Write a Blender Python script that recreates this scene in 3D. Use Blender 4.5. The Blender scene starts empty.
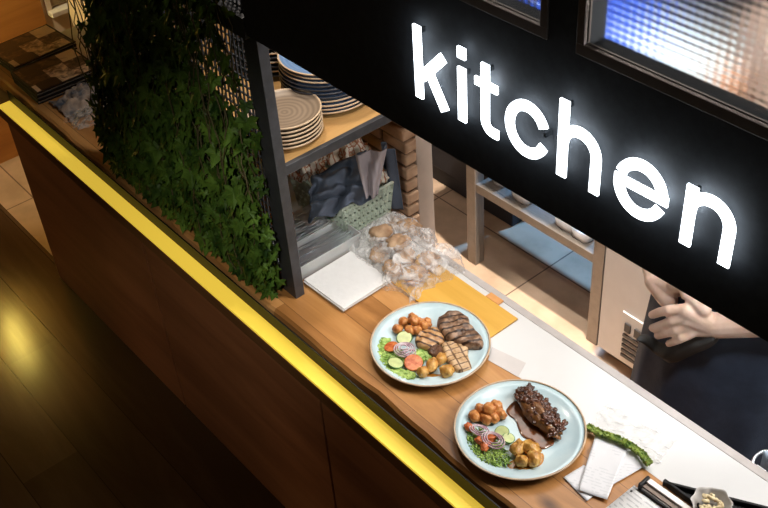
import bpy, bmesh, math, random
from mathutils import Vector, Matrix, noise
random.seed(7)
PI = math.pi
sc = bpy.context.scene
col = sc.collection

# ------------------------------------------------------------------ camera
CAM = Vector((0, 0, 1.75)); F = 1077.1
R = Matrix(((0.6452542, 0.7614193, -0.0623505), (0.4579936, -0.4508572, -0.7661395), (-0.6114646, 0.4657986, -0.6396427)))
cd = bpy.data.cameras.new('camera'); cam = bpy.data.objects.new('camera', cd); col.objects.link(cam)
m = Matrix.Identity(4)
for i in range(3):
    m[i][0] = R[0][i]; m[i][1] = -R[1][i]; m[i][2] = -R[2][i]; m[i][3] = CAM[i]
cam.matrix_world = m
cd.sensor_width = 36; cd.lens = F / 768 * 36; cd.clip_start = .05; cd.clip_end = 50
sc.camera = cam

def at(px, py, z=None, y=None, x=None):
    d = R.transposed() @ Vector(((px - 384) / F, (py - 254) / F, 1))
    if z is not None: t = (z - CAM.z) / d.z
    elif y is not None: t = y / d.y
    else: t = x / d.x
    return CAM + d * t

# ------------------------------------------------------------------ materials
def new_mat(name):
    mt = bpy.data.materials.new(name); mt.use_nodes = True
    nt = mt.node_tree; b = nt.nodes['Principled BSDF']
    return mt, nt, b
def N(nt, t, **k):
    n = nt.nodes.new(t)
    for a, v in k.items():
        if a in n.inputs: n.inputs[a].default_value = v
        else: setattr(n, a, v)
    return n
def pm(name, c, rough=.5, metal=0, vary=.12, scale=25, bump=0, spec=.5, c2=None, stretch=(1, 1, 1), emit=None, estr=0, sss=0, alpha=1, trans=0, coat=0, bscale=None):
    mt, nt, b = new_mat(name)
    tc = N(nt, 'ShaderNodeTexCoord'); mp = N(nt, 'ShaderNodeMapping'); mp.inputs['Scale'].default_value = stretch
    nt.links.new(tc.outputs['Object'], mp.inputs['Vector'])
    no = N(nt, 'ShaderNodeTexNoise', Scale=scale, Detail=5.0, Roughness=.6)
    nt.links.new(mp.outputs[0], no.inputs['Vector'])
    r = N(nt, 'ShaderNodeValToRGB')
    ca = tuple(v * (1 - vary) for v in c[:3]) + (1,)
    cb = (tuple(c2[:3]) + (1,)) if c2 else tuple(min(1, v * (1 + vary)) for v in c[:3]) + (1,)
    r.color_ramp.elements[0].position = .35; r.color_ramp.elements[1].position = .65
    r.color_ramp.elements[0].color = ca; r.color_ramp.elements[1].color = cb
    nt.links.new(no.outputs['Fac'], r.inputs['Fac']); nt.links.new(r.outputs[0], b.inputs['Base Color'])
    b.inputs['Roughness'].default_value = rough; b.inputs['Metallic'].default_value = metal
    b.inputs['Specular IOR Level'].default_value = spec
    b.inputs['Coat Weight'].default_value = coat
    if sss: b.inputs['Subsurface Weight'].default_value = sss; b.inputs['Subsurface Scale'].default_value = .01
    if bump:
        n2 = N(nt, 'ShaderNodeTexNoise', Scale=bscale or scale * 2, Detail=6.0)
        nt.links.new(mp.outputs[0], n2.inputs['Vector'])
        bp = N(nt, 'ShaderNodeBump', Strength=bump, Distance=.01)
        nt.links.new(n2.outputs['Fac'], bp.inputs['Height']); nt.links.new(bp.outputs[0], b.inputs['Normal'])
    if emit: b.inputs['Emission Color'].default_value = (*emit, 1); b.inputs['Emission Strength'].default_value = estr
    b.inputs['Alpha'].default_value = alpha; b.inputs['Transmission Weight'].default_value = trans
    return mt

def wood(name, dark, mid, light, along='X', scale=3.0, rough=.4, planks=0.0, bump=.1, plank_len=1.2, knots=False):
    """long grain along one axis; planks = board width (0 = none)"""
    mt, nt, b = new_mat(name); L = nt.links.new
    tc = N(nt, 'ShaderNodeTexCoord'); mp = N(nt, 'ShaderNodeMapping')
    st = {'X': (.12, 1, 1), 'Y': (1, .12, 1), 'Z': (1, 1, .12)}[along]
    mp.inputs['Scale'].default_value = st
    L(tc.outputs['Object'], mp.inputs['Vector'])
    n1 = N(nt, 'ShaderNodeTexNoise', Scale=scale * 6, Detail=8.0, Roughness=.65, Distortion=.6)
    n2 = N(nt, 'ShaderNodeTexNoise', Scale=scale * 1.6, Detail=3.0)
    L(mp.outputs[0], n1.inputs['Vector']); L(mp.outputs[0], n2.inputs['Vector'])
    mx = N(nt, 'ShaderNodeMath', operation='MULTIPLY_ADD'); mx.inputs[1].default_value = .55
    m2 = N(nt, 'ShaderNodeMath', operation='MULTIPLY'); m2.inputs[1].default_value = .45
    L(n2.outputs['Fac'], m2.inputs[0]); L(n1.outputs['Fac'], mx.inputs[0]); L(m2.outputs[0], mx.inputs[2])
    r = N(nt, 'ShaderNodeValToRGB'); e = r.color_ramp.elements
    e[0].position = .34; e[0].color = (*dark, 1); e[1].position = .66; e[1].color = (*light, 1)
    k = e.new(.5); k.color = (*mid, 1)
    out = mx.outputs[0]
    if planks:
        sx = N(nt, 'ShaderNodeSeparateXYZ'); L(tc.outputs['Object'], sx.inputs[0])
        a = {'X': 'Y', 'Y': 'X', 'Z': 'Y'}[along]
        dv = N(nt, 'ShaderNodeMath', operation='DIVIDE'); dv.inputs[1].default_value = planks
        fl = N(nt, 'ShaderNodeMath', operation='FLOOR'); L(sx.outputs[a], dv.inputs[0]); L(dv.outputs[0], fl.inputs[0])
        d2 = N(nt, 'ShaderNodeMath', operation='DIVIDE'); d2.inputs[1].default_value = plank_len
        L(sx.outputs['Z' if along == 'Z' else along], d2.inputs[0])
        ad = N(nt, 'ShaderNodeMath', operation='MULTIPLY_ADD'); ad.inputs[1].default_value = .37
        L(fl.outputs[0], ad.inputs[0]); L(d2.outputs[0], ad.inputs[2])
        f2 = N(nt, 'ShaderNodeMath', operation='FLOOR'); L(ad.outputs[0], f2.inputs[0])
        cb = N(nt, 'ShaderNodeCombineXYZ'); L(fl.outputs[0], cb.inputs[0]); L(f2.outputs[0], cb.inputs[1])
        wn = N(nt, 'ShaderNodeTexWhiteNoise'); L(cb.outputs[0], wn.inputs['Vector'])
        ma = N(nt, 'ShaderNodeMath', operation='MULTIPLY_ADD'); ma.inputs[1].default_value = .22
        L(wn.outputs['Value'], ma.inputs[0]); L(out, ma.inputs[2])
        sb = N(nt, 'ShaderNodeMath', operation='SUBTRACT'); sb.inputs[1].default_value = .11
        L(ma.outputs[0], sb.inputs[0]); out = sb.outputs[0]
        fr = N(nt, 'ShaderNodeMath', operation='FRACT'); L(dv.outputs[0], fr.inputs[0])
        lt = N(nt, 'ShaderNodeMath', operation='LESS_THAN'); lt.inputs[1].default_value = .016; L(fr.outputs[0], lt.inputs[0])
        mixn = N(nt, 'ShaderNodeMix', data_type='RGBA'); mixn.inputs[7].default_value = (*[v * .5 for v in dark], 1)
        L(lt.outputs[0], mixn.inputs[0]); L(r.outputs[0], mixn.inputs[6]); colout = mixn.outputs[2]
    else: colout = r.outputs[0]
    L(out, r.inputs['Fac'])
    if knots:
        v = N(nt, 'ShaderNodeTexVoronoi', Scale=4.2); mk = N(nt, 'ShaderNodeMapping'); mk.inputs['Scale'].default_value = (.7, 1.3, 1); mk.inputs['Location'].default_value = (.3, .1, 0)
        L(tc.outputs['Object'], mk.inputs['Vector']); L(mk.outputs[0], v.inputs['Vector'])
        rk = N(nt, 'ShaderNodeValToRGB'); rk.color_ramp.elements[0].position = .03; rk.color_ramp.elements[1].position = .12
        rk.color_ramp.elements[0].color = (.25, .2, .17, 1); rk.color_ramp.elements[1].color = (1, 1, 1, 1)
        L(v.outputs['Distance'], rk.inputs['Fac'])
        mm = N(nt, 'ShaderNodeMix', data_type='RGBA', blend_type='MULTIPLY'); mm.inputs[0].default_value = 1
        L(colout, mm.inputs[6]); L(rk.outputs[0], mm.inputs[7]); colout = mm.outputs[2]
    L(colout, b.inputs['Base Color'])
    b.inputs['Roughness'].default_value = rough
    bp = N(nt, 'ShaderNodeBump', Strength=bump, Distance=.004); L(n1.outputs['Fac'], bp.inputs['Height']); L(bp.outputs[0], b.inputs['Normal'])
    return mt

def tile_mat(name, c, grout, size=.6, ox=0, oy=0, width=.006):
    mt, nt, b = new_mat(name); L = nt.links.new
    tc = N(nt, 'ShaderNodeTexCoord'); mp = N(nt, 'ShaderNodeMapping'); mp.inputs['Location'].default_value = (-ox, -oy, 0)
    L(tc.outputs['Object'], mp.inputs['Vector'])
    br = N(nt, 'ShaderNodeTexBrick', offset=0.0)
    br.inputs['Scale'].default_value = 1; br.inputs['Mortar Size'].default_value = width / 2; br.inputs['Brick Width'].default_value = size; br.inputs['Row Height'].default_value = size
    br.inputs['Color1'].default_value = (*c, 1); br.inputs['Color2'].default_value = (*[v * .9 for v in c], 1); br.inputs['Mortar'].default_value = (*grout, 1)
    L(mp.outputs[0], br.inputs['Vector'])
    no = N(nt, 'ShaderNodeTexNoise', Scale=7.0, Detail=6.0); L(mp.outputs[0], no.inputs['Vector'])
    rr = N(nt, 'ShaderNodeValToRGB'); rr.color_ramp.elements[0].color = (.75, .74, .72, 1); rr.color_ramp.elements[1].color = (1, 1, 1, 1)
    rr.color_ramp.elements[0].position = .35; rr.color_ramp.elements[1].position = .6
    L(no.outputs['Fac'], rr.inputs['Fac'])
    mm = N(nt, 'ShaderNodeMix', data_type='RGBA', blend_type='MULTIPLY'); mm.inputs[0].default_value = 1
    L(br.outputs['Color'], mm.inputs[6]); L(rr.outputs[0], mm.inputs[7]); L(mm.outputs[2], b.inputs['Base Color'])
    b.inputs['Roughness'].default_value = .35
    return mt

def glass_mat():
    mt, nt, b = new_mat('reeded_glass'); L = nt.links.new
    b.inputs['Transmission Weight'].default_value = 1; b.inputs['Roughness'].default_value = .2; b.inputs['IOR'].default_value = 1.3
    b.inputs['Base Color'].default_value = (.95, .98, 1, 1)
    tc = N(nt, 'ShaderNodeTexCoord')
    w1 = N(nt, 'ShaderNodeTexWave', wave_type='BANDS', bands_direction='X', wave_profile='SIN'); w1.inputs['Scale'].default_value = 26
    w2 = N(nt, 'ShaderNodeTexWave', wave_type='BANDS', bands_direction='Z', wave_profile='SIN'); w2.inputs['Scale'].default_value = 32
    L(tc.outputs['Object'], w1.inputs['Vector']); L(tc.outputs['Object'], w2.inputs['Vector'])
    ad = N(nt, 'ShaderNodeMath', operation='ADD'); L(w1.outputs['Fac'], ad.inputs[0]); L(w2.outputs['Fac'], ad.inputs[1])
    bp = N(nt, 'ShaderNodeBump', Strength=.05, Distance=.004); L(ad.outputs[0], bp.inputs['Height']); L(bp.outputs[0], b.inputs['Normal'])
    return mt

def clear_film(name, tint=(.95, .95, .95), diff=.3, bump=.8, scale=30):
    mt, nt, b = new_mat(name); L = nt.links.new
    b.inputs['Base Color'].default_value = (*tint, 1); b.inputs['Roughness'].default_value = .18
    tr = N(nt, 'ShaderNodeBsdfTransparent'); mx = N(nt, 'ShaderNodeMixShader')
    tc = N(nt, 'ShaderNodeTexCoord'); no = N(nt, 'ShaderNodeTexNoise', Scale=scale, Detail=4.0, Distortion=1.5)
    L(tc.outputs['Object'], no.inputs['Vector'])
    rr = N(nt, 'ShaderNodeValToRGB'); rr.color_ramp.elements[0].position = .4; rr.color_ramp.elements[1].position = .68
    rr.color_ramp.elements[0].color = (diff * .45,) * 3 + (1,); rr.color_ramp.elements[1].color = (min(1, diff * 2),) * 3 + (1,)
    L(no.outputs['Fac'], rr.inputs['Fac']); L(rr.outputs[0], mx.inputs[0])
    bp = N(nt, 'ShaderNodeBump', Strength=bump, Distance=.01); L(no.outputs['Fac'], bp.inputs['Height']); L(bp.outputs[0], b.inputs['Normal'])
    L(tr.outputs[0], mx.inputs[1]); L(b.outputs[0], mx.inputs[2]); L(mx.outputs[0], nt.nodes['Material Output'].inputs['Surface'])
    return mt

def brick_mat():
    mt, nt, b = new_mat('tan_brick'); L = nt.links.new
    tc = N(nt, 'ShaderNodeTexCoord'); no = N(nt, 'ShaderNodeTexNoise', Scale=9.0, Detail=6.0); L(tc.outputs['Object'], no.inputs['Vector'])
    r = N(nt, 'ShaderNodeValToRGB'); e = r.color_ramp.elements
    e[0].position = .35; e[0].color = (.36, .19, .10, 1); e[1].position = .65; e[1].color = (.70, .48, .32, 1)
    L(no.outputs['Fac'], r.inputs['Fac']); L(r.outputs[0], b.inputs['Base Color']); b.inputs['Roughness'].default_value = .85
    n2 = N(nt, 'ShaderNodeTexNoise', Scale=70.0, Detail=6.0); bp = N(nt, 'ShaderNodeBump', Strength=.5, Distance=.006)
    L(tc.outputs['Object'], n2.inputs['Vector']); L(n2.outputs['Fac'], bp.inputs['Height']); L(bp.outputs[0], b.inputs['Normal'])
    return mt

def print_mat(name, base, ink, rows=170, axis='Y', cover=.5):
    """paper with faint rows of print"""
    mt, nt, b = new_mat(name); L = nt.links.new
    tc = N(nt, 'ShaderNodeTexCoord')
    w = N(nt, 'ShaderNodeTexWave', wave_type='BANDS', bands_direction=axis); w.inputs['Scale'].default_value = rows / 6.283
    L(tc.outputs['Object'], w.inputs['Vector'])
    no = N(nt, 'ShaderNodeTexNoise', Scale=90.0, Detail=2.0); L(tc.outputs['Object'], no.inputs['Vector'])
    n3 = N(nt, 'ShaderNodeTexNoise', Scale=14.0, Detail=1.0); L(tc.outputs['Object'], n3.inputs['Vector'])
    g1 = N(nt, 'ShaderNodeMath', operation='GREATER_THAN'); g1.inputs[1].default_value = .72; L(w.outputs['Fac'], g1.inputs[0])
    g2 = N(nt, 'ShaderNodeMath', operation='GREATER_THAN'); g2.inputs[1].default_value = .46; L(no.outputs['Fac'], g2.inputs[0])
    g3 = N(nt, 'ShaderNodeMath', operation='GREATER_THAN'); g3.inputs[1].default_value = cover; L(n3.outputs['Fac'], g3.inputs[0])
    m1 = N(nt, 'ShaderNodeMath', operation='MULTIPLY'); L(g1.outputs[0], m1.inputs[0]); L(g2.outputs[0], m1.inputs[1])
    m2_ = N(nt, 'ShaderNodeMath', operation='MULTIPLY'); L(m1.outputs[0], m2_.inputs[0]); L(g3.outputs[0], m2_.inputs[1])
    mx = N(nt, 'ShaderNodeMix', data_type='RGBA'); mx.inputs[6].default_value = (*base, 1); mx.inputs[7].default_value = (*ink, 1)
    L(m2_.outputs[0], mx.inputs[0]); L(mx.outputs[2], b.inputs['Base Color']); b.inputs['Roughness'].default_value = .7
    return mt

def collage_mat():
    """menu cover: a grid of brown and cream photographs"""
    mt, nt, b = new_mat('menu_cover'); L = nt.links.new
    tc = N(nt, 'ShaderNodeTexCoord')
    ck = N(nt, 'ShaderNodeTexVoronoi', distance='CHEBYCHEV'); ck.inputs['Scale'].default_value = 15; ck.inputs['Randomness'].default_value = .25
    no = N(nt, 'ShaderNodeTexNoise', Scale=38.0, Detail=5.0, Distortion=1.0)
    L(tc.outputs['Object'], ck.inputs['Vector']); L(tc.outputs['Object'], no.inputs['Vector'])
    sp = N(nt, 'ShaderNodeSeparateColor'); L(ck.outputs['Color'], sp.inputs[0])
    a = N(nt, 'ShaderNodeMath', operation='MULTIPLY_ADD'); a.inputs[1].default_value = .55; L(no.outputs['Fac'], a.inputs[0])
    h = N(nt, 'ShaderNodeMath', operation='MULTIPLY'); h.inputs[1].default_value = .5; L(sp.outputs[0], h.inputs[0]); L(h.outputs[0], a.inputs[2])
    r = N(nt, 'ShaderNodeValToRGB'); e = r.color_ramp.elements
    e[0].position = .38; e[0].color = (.03, .02, .014, 1); e[1].position = .66; e[1].color = (1, .80, .60, 1)
    k = e.new(.52); k.color = (.20, .115, .07, 1)
    L(a.outputs[0], r.inputs['Fac']); L(r.outputs[0], b.inputs['Base Color']); b.inputs['Roughness'].default_value = .3
    return mt

def plaid_mat(name, base, line, scale=60):
    mt, nt, b = new_mat(name); L = nt.links.new
    tc = N(nt, 'ShaderNodeTexCoord')
    ws = []
    for d in ('X', 'Y', 'Z'):
        w = N(nt, 'ShaderNodeTexWave', wave_type='BANDS', bands_direction=d); w.inputs['Scale'].default_value = scale / 6.283
        L(tc.outputs['Object'], w.inputs['Vector']); g = N(nt, 'ShaderNodeMath', operation='GREATER_THAN'); g.inputs[1].default_value = .88
        L(w.outputs['Fac'], g.inputs[0]); ws.append(g)
    a = N(nt, 'ShaderNodeMath', operation='MAXIMUM'); L(ws[0].outputs[0], a.inputs[0]); L(ws[1].outputs[0], a.inputs[1])
    mx = N(nt, 'ShaderNodeMix', data_type='RGBA'); mx.inputs[6].default_value = (*base, 1); mx.inputs[7].default_value = (*line, 1)
    L(a.outputs[0], mx.inputs[0]); L(mx.outputs[2], b.inputs['Base Color']); b.inputs['Roughness'].default_value = .85
    return mt

def ring_mat(name, c1, c2, cy=0):
    """stoneware plate with concentric rings"""
    mt, nt, b = new_mat(name); L = nt.links.new
    tc = N(nt, 'ShaderNodeTexCoord')
    w = N(nt, 'ShaderNodeTexWave', wave_type='RINGS', rings_direction='Z'); w.inputs['Scale'].default_value = 26; w.inputs['Distortion'].default_value = 1.5
    w.inputs['Detail'].default_value = 2
    L(tc.outputs['Object'], w.inputs['Vector'])
    mx = N(nt, 'ShaderNodeMix', data_type='RGBA'); mx.inputs[6].default_value = (*c1, 1); mx.inputs[7].default_value = (*c2, 1)
    L(w.outputs['Fac'], mx.inputs[0]); L(mx.outputs[2], b.inputs['Base Color']); b.inputs['Roughness'].default_value = .3
    return mt

def grill_mat(name, c1, c2, mark, ang, scale=75, thr=.72, cross=False):
    """grilled meat with char lines"""
    mt, nt, b = new_mat(name); L = nt.links.new
    tc = N(nt, 'ShaderNodeTexCoord'); mp = N(nt, 'ShaderNodeMapping'); mp.inputs['Rotation'].default_value = (0, 0, ang)
    L(tc.outputs['Object'], mp.inputs['Vector'])
    no = N(nt, 'ShaderNodeTexNoise', Scale=70.0, Detail=5.0); L(tc.outputs['Object'], no.inputs['Vector'])
    r = N(nt, 'ShaderNodeValToRGB'); r.color_ramp.elements[0].position = .38; r.color_ramp.elements[1].position = .62
    r.color_ramp.elements[0].color = (*c1, 1); r.color_ramp.elements[1].color = (*c2, 1); L(no.outputs['Fac'], r.inputs['Fac'])
    w = N(nt, 'ShaderNodeTexWave', wave_type='BANDS', bands_direction='X'); w.inputs['Scale'].default_value = scale; w.inputs['Distortion'].default_value = 1.2
    L(mp.outputs[0], w.inputs['Vector']); o = w.outputs['Fac']
    if cross:
        w2 = N(nt, 'ShaderNodeTexWave', wave_type='BANDS', bands_direction='Y'); w2.inputs['Scale'].default_value = scale * .8; w2.inputs['Distortion'].default_value = 1.2
        L(mp.outputs[0], w2.inputs['Vector']); mxx = N(nt, 'ShaderNodeMath', operation='MAXIMUM'); L(o, mxx.inputs[0]); L(w2.outputs['Fac'], mxx.inputs[1]); o = mxx.outputs[0]
    rr = N(nt, 'ShaderNodeValToRGB'); rr.color_ramp.elements[0].position = thr; rr.color_ramp.elements[1].position = min(1, thr + .2); L(o, rr.inputs['Fac'])
    mx = N(nt, 'ShaderNodeMix', data_type='RGBA'); mx.inputs[7].default_value = (*mark, 1); L(rr.outputs[0], mx.inputs[0]); L(r.outputs[0], mx.inputs[6])
    L(mx.outputs[2], b.inputs['Base Color']); b.inputs['Roughness'].default_value = .35
    bp = N(nt, 'ShaderNodeBump', Strength=.6, Distance=.003); L(no.outputs['Fac'], bp.inputs['Height']); L(bp.outputs[0], b.inputs['Normal'])
    return mt

M = {}
M['slab'] = wood('oiled_oak_slab', (.28, .115, .030), (.49, .225, .068), (.67, .36, .135), 'X', 2.6, .32, planks=.085, knots=True, plank_len=.9)
M['panel'] = wood('dark_wood_panel', (.20, .075, .03), (.32, .13, .055), (.42, .19, .085), 'X', 1.6, .5)
M['edge'] = wood('dark_wood_edge', (.14, .06, .02), (.20, .09, .032), (.26, .12, .05), 'X', 2, .5)
M['wfloor'] = wood('dark_plank_floor', (.06, .034, .018), (.10, .06, .032), (.16, .10, .06), 'X', 1.4, .2, planks=.19, plank_len=1.4)
M['oak'] = wood('light_oak', (.50, .27, .09), (.62, .36, .13), (.74, .47, .2), 'Y', 2.4, .45)
M['orange'] = wood('orange_wood', (.42, .17, .035), (.55, .24, .055), (.66, .32, .09), 'Y', 1.6, .5)
M['tile'] = tile_mat('beige_floor_tile', (.68, .48, .33), (.20, .13, .09), .6, -2.01, .968 + .12)
M['yellow'] = pm('yellow_light', (.9, .65, .08), .5, vary=.02, scale=12, emit=(1, .68, .07), estr=.62)
M['blackboard'] = pm('black_sign_paint', (.034, .038, .044), .75, vary=.12, scale=60, bump=.05, spec=.25)
M['letter'] = pm('lit_white_acrylic', (.9, .9, .9), .4, vary=0, emit=(.86, .94, 1), estr=5)
M['steel_dark'] = pm('dark_painted_steel', (.055, .057, .064), .42, .2, .15, 40)
M['frame_grey'] = pm('bronze_window_frame', (.16, .125, .10), .45, .3, .1, 30)
M['steel'] = pm('brushed_steel', (.25, .215, .18), .42, .4, .12, 20, stretch=(1, 6, 1))
M['stainless'] = pm('stainless', (.86, .89, .94), .3, .85, .05, 20)
M['white_top'] = pm('white_laminate', (.70, .70, .695), .3, vary=.02, scale=6)
M['trim_top'] = pm('grey_edge_trim', (.50, .46, .44), .45, vary=.1, scale=18)
M['brick'] = brick_mat()
M['mortar'] = pm('mortar', (.20, .12, .075), .95, vary=.2, scale=60, bump=.3)
M['jamb'] = pm('tan_jamb', (.46, .37, .31), .5, vary=.08, scale=8)
M['plaster'] = pm('warm_plaster', (.62, .50, .38), .8, vary=.05, scale=5)
M['ceil'] = pm('dark_ceiling', (.05, .05, .055), .9, vary=.05)
M['darkwall'] = pm('charcoal_wall', (.02, .022, .03), .7, vary=.1)
M['plate_blue'] = pm('pale_blue_glaze', (.50, .68, .74), .2, vary=.05, scale=14, coat=.3, c2=(.60, .74, .78))
M['plate_rim'] = pm('bare_clay_rim', (.55, .40, .27), .5, vary=.15, scale=60)
M['plate_foot'] = pm('bare_clay_foot', (.50, .38, .28), .7)
M['stone'] = ring_mat('taupe_ringed_stoneware', (.36, .27, .19), (.25, .18, .125))
M['stone_blue'] = ring_mat('blue_ringed_stoneware', (.20, .33, .55), (.13, .25, .46))
M['stone_dark'] = pm('dark_stoneware', (.05, .05, .06), .35, vary=.2)
M['stone_cream'] = pm('cream_stoneware_edge', (.70, .52, .34), .4, vary=.12)
M['napkin'] = pm('white_napkin', (.84, .83, .82), .85, vary=.02, scale=40, bump=.15)
M['kraft'] = pm('brown_paper_edge', (.40, .25, .14), .8)
M['tray_white'] = pm('cream_plastic', (.56, .57, .57), .35, vary=.03, sss=.1)
M['basket'] = pm('sage_woven_plastic', (.58, .67, .57), .5, vary=.12, scale=30)
M['navy'] = pm('navy_cloth', (.10, .125, .18), .85, vary=.18, scale=9, bump=.2, bscale=200)
M['mauve'] = pm('grey_mauve_cloth', (.34, .30, .32), .85, vary=.1, scale=9, bump=.15, bscale=200)
M['check'] = plaid_mat('checked_teatowel', (.92, .84, .72), (.55, .24, .12), 130)
M['plaid_blue'] = pm('blue_patterned_cloth', (.15, .20, .30), .6, vary=.5, scale=24, c2=(.62, .50, .42))
M['bread'] = pm('brown_crust', (.40, .22, .11), .7, vary=.25, scale=16, bump=.4, c2=(.62, .42, .26))
M['film'] = clear_film('clear_bag_film', (.95, .93, .92), .33)
M['tissue'] = clear_film('tissue_film', (.95, .94, .92), .15, .35, 18)
M['yboard'] = pm('yellow_board', (.68, .36, .04), .4, vary=.06, scale=10, stretch=(.15, 2, 1), c2=(.76, .43, .07))
M['clip_orange'] = pm('orange_tab', (.72, .33, .10), .5)
M['pinkpaper'] = pm('pale_grey_paper', (.62, .58, .56), .8, vary=.03)
M['paper'] = print_mat('printed_receipt', (.80, .80, .82), (.70, .71, .73), 260)
M['menu_paper'] = print_mat('ticket_paper', (.78, .77, .76), (.55, .55, .55), 200)
M['alu'] = pm('satin_aluminium', (.78, .75, .72), .35, .5, .05, 30)
M['alu_groove'] = pm('brown_groove', (.22, .17, .14), .45, .3)
M['black_plastic'] = pm('black_plastic', (.010, .010, .011), .5, spec=.3)
M['collage'] = collage_mat()
M['kale'] = pm('curly_green_kale', (.07, .18, .02), .5, vary=.4, scale=90, c2=(.34, .42, .07), sss=.1)
M['ivy_a'] = pm('ivy_leaf_green', (.022, .060, .010), .48, vary=.4, scale=14, c2=(.11, .20, .028), sss=.05, spec=.18)
M['ivy_stem'] = pm('ivy_stem', (.09, .075, .03), .7)
M['lettuce'] = pm('green_lettuce', (.14, .34, .025), .45, vary=.3, scale=60, c2=(.55, .70, .20), sss=.1)
M['cucumber_skin'] = pm('cucumber_skin', (.06, .18, .03), .4)
M['cucumber'] = pm('cucumber_flesh', (.55, .62, .28), .3, vary=.1, scale=80, sss=.1)
M['tomato'] = pm('tomato_flesh', (.60, .10, .025), .25, vary=.2, scale=90, c2=(.78, .26, .09), sss=.1)
M['onion'] = pm('red_onion', (.80, .70, .72), .3, vary=.1, scale=60, c2=(.52, .30, .38))
M['potato'] = pm('roast_potato', (.58, .25, .04), .33, vary=.25, scale=60, c2=(.86, .52, .15), bump=.35, sss=.08)
M['gnocchi'] = pm('tomato_coated_dumpling', (.50, .11, .02), .28, vary=.3, scale=55, c2=(.80, .38, .11), bump=.3)
M['sauce'] = pm('brown_gravy', (.16, .055, .018), .18, vary=.3, scale=40, coat=.5)
M['sauce_y'] = pm('amber_sauce', (.46, .20, .03), .2, vary=.3, scale=60, coat=.4)
M['steak'] = grill_mat('grilled_steak', (.11, .055, .03), (.38, .23, .14), (.035, .017, .01), .5, 17, .72)
M['pork'] = grill_mat('grilled_pork', (.40, .19, .065), (.60, .36, .17), (.06, .025, .012), 1.2, 19, .66)
M['chicken'] = grill_mat('grilled_chicken', (.50, .30, .14), (.66, .46, .27), (.12, .055, .022), .35, 19, .86, True)
M['char'] = pm('charred_meat', (.07, .032, .018), .3, vary=.4, scale=60, bump=.5, c2=(.17, .07, .03))
M['eggplant'] = pm('roasted_fillet', (.13, .045, .014), .22, vary=.4, scale=35, bump=.5, c2=(.30, .125, .035), coat=.4)
M['onion_dark'] = pm('caramelised_onion', (.055, .018, .009), .2, vary=.5, scale=60, bump=.5, coat=.5, c2=(.15, .05, .02))
M['skin'] = pm('skin', (.70, .47, .35), .45, vary=.06, scale=30, c2=(.76, .55, .44), bump=.08, sss=.12)
M['apron'] = pm('navy_black_apron', (.046, .068, .112), .8, vary=.2, scale=14, bump=.15, bscale=300)
M['apron_band'] = pm('charcoal_cloth', (.06, .06, .058), .8, vary=.2, scale=20)
M['shirt'] = pm('black_shirt', (.012, .012, .014), .8)
M['hair'] = pm('dark_hair', (.03, .018, .01), .6, vary=.3, scale=120)
M['eye'] = pm('eye_white', (.8, .8, .78), .2)
M['fridge'] = pm('cream_metal_fridge', (.60, .565, .53), .45, .05, .04, 8)
M['fridge_dark'] = pm('fridge_slot_dark', (.03, .025, .022), .5)
M['blue'] = pm('blue_crate_plastic', (.02, .10, .62), .4)
M['paleblue'] = pm('pale_blue_worktop', (.62, .74, .80), .35, .2)
M['white'] = pm('white_plastic', (.72, .69, .66), .35)
M['rust'] = pm('copper_box', (.42, .17, .06), .5)
M['yellowish'] = pm('pale_yellow_tub', (.80, .70, .35), .4)
M['lamp'] = pm('lamp_glow', (1, 1, 1), .5, vary=0, emit=(1, .85, .65), estr=2)
M['glass'] = glass_mat()
M['green_pic'] = pm('green_brown_print', (.10, .13, .04), .5, vary=.5, scale=16, c2=(.36, .26, .14))
M['cream'] = pm('cream_board', (.72, .62, .50), .6, vary=.05)
M['food'] = pm('pasta_salad', (.70, .48, .22), .4, vary=.3, scale=60, c2=(.80, .70, .45))

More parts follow.
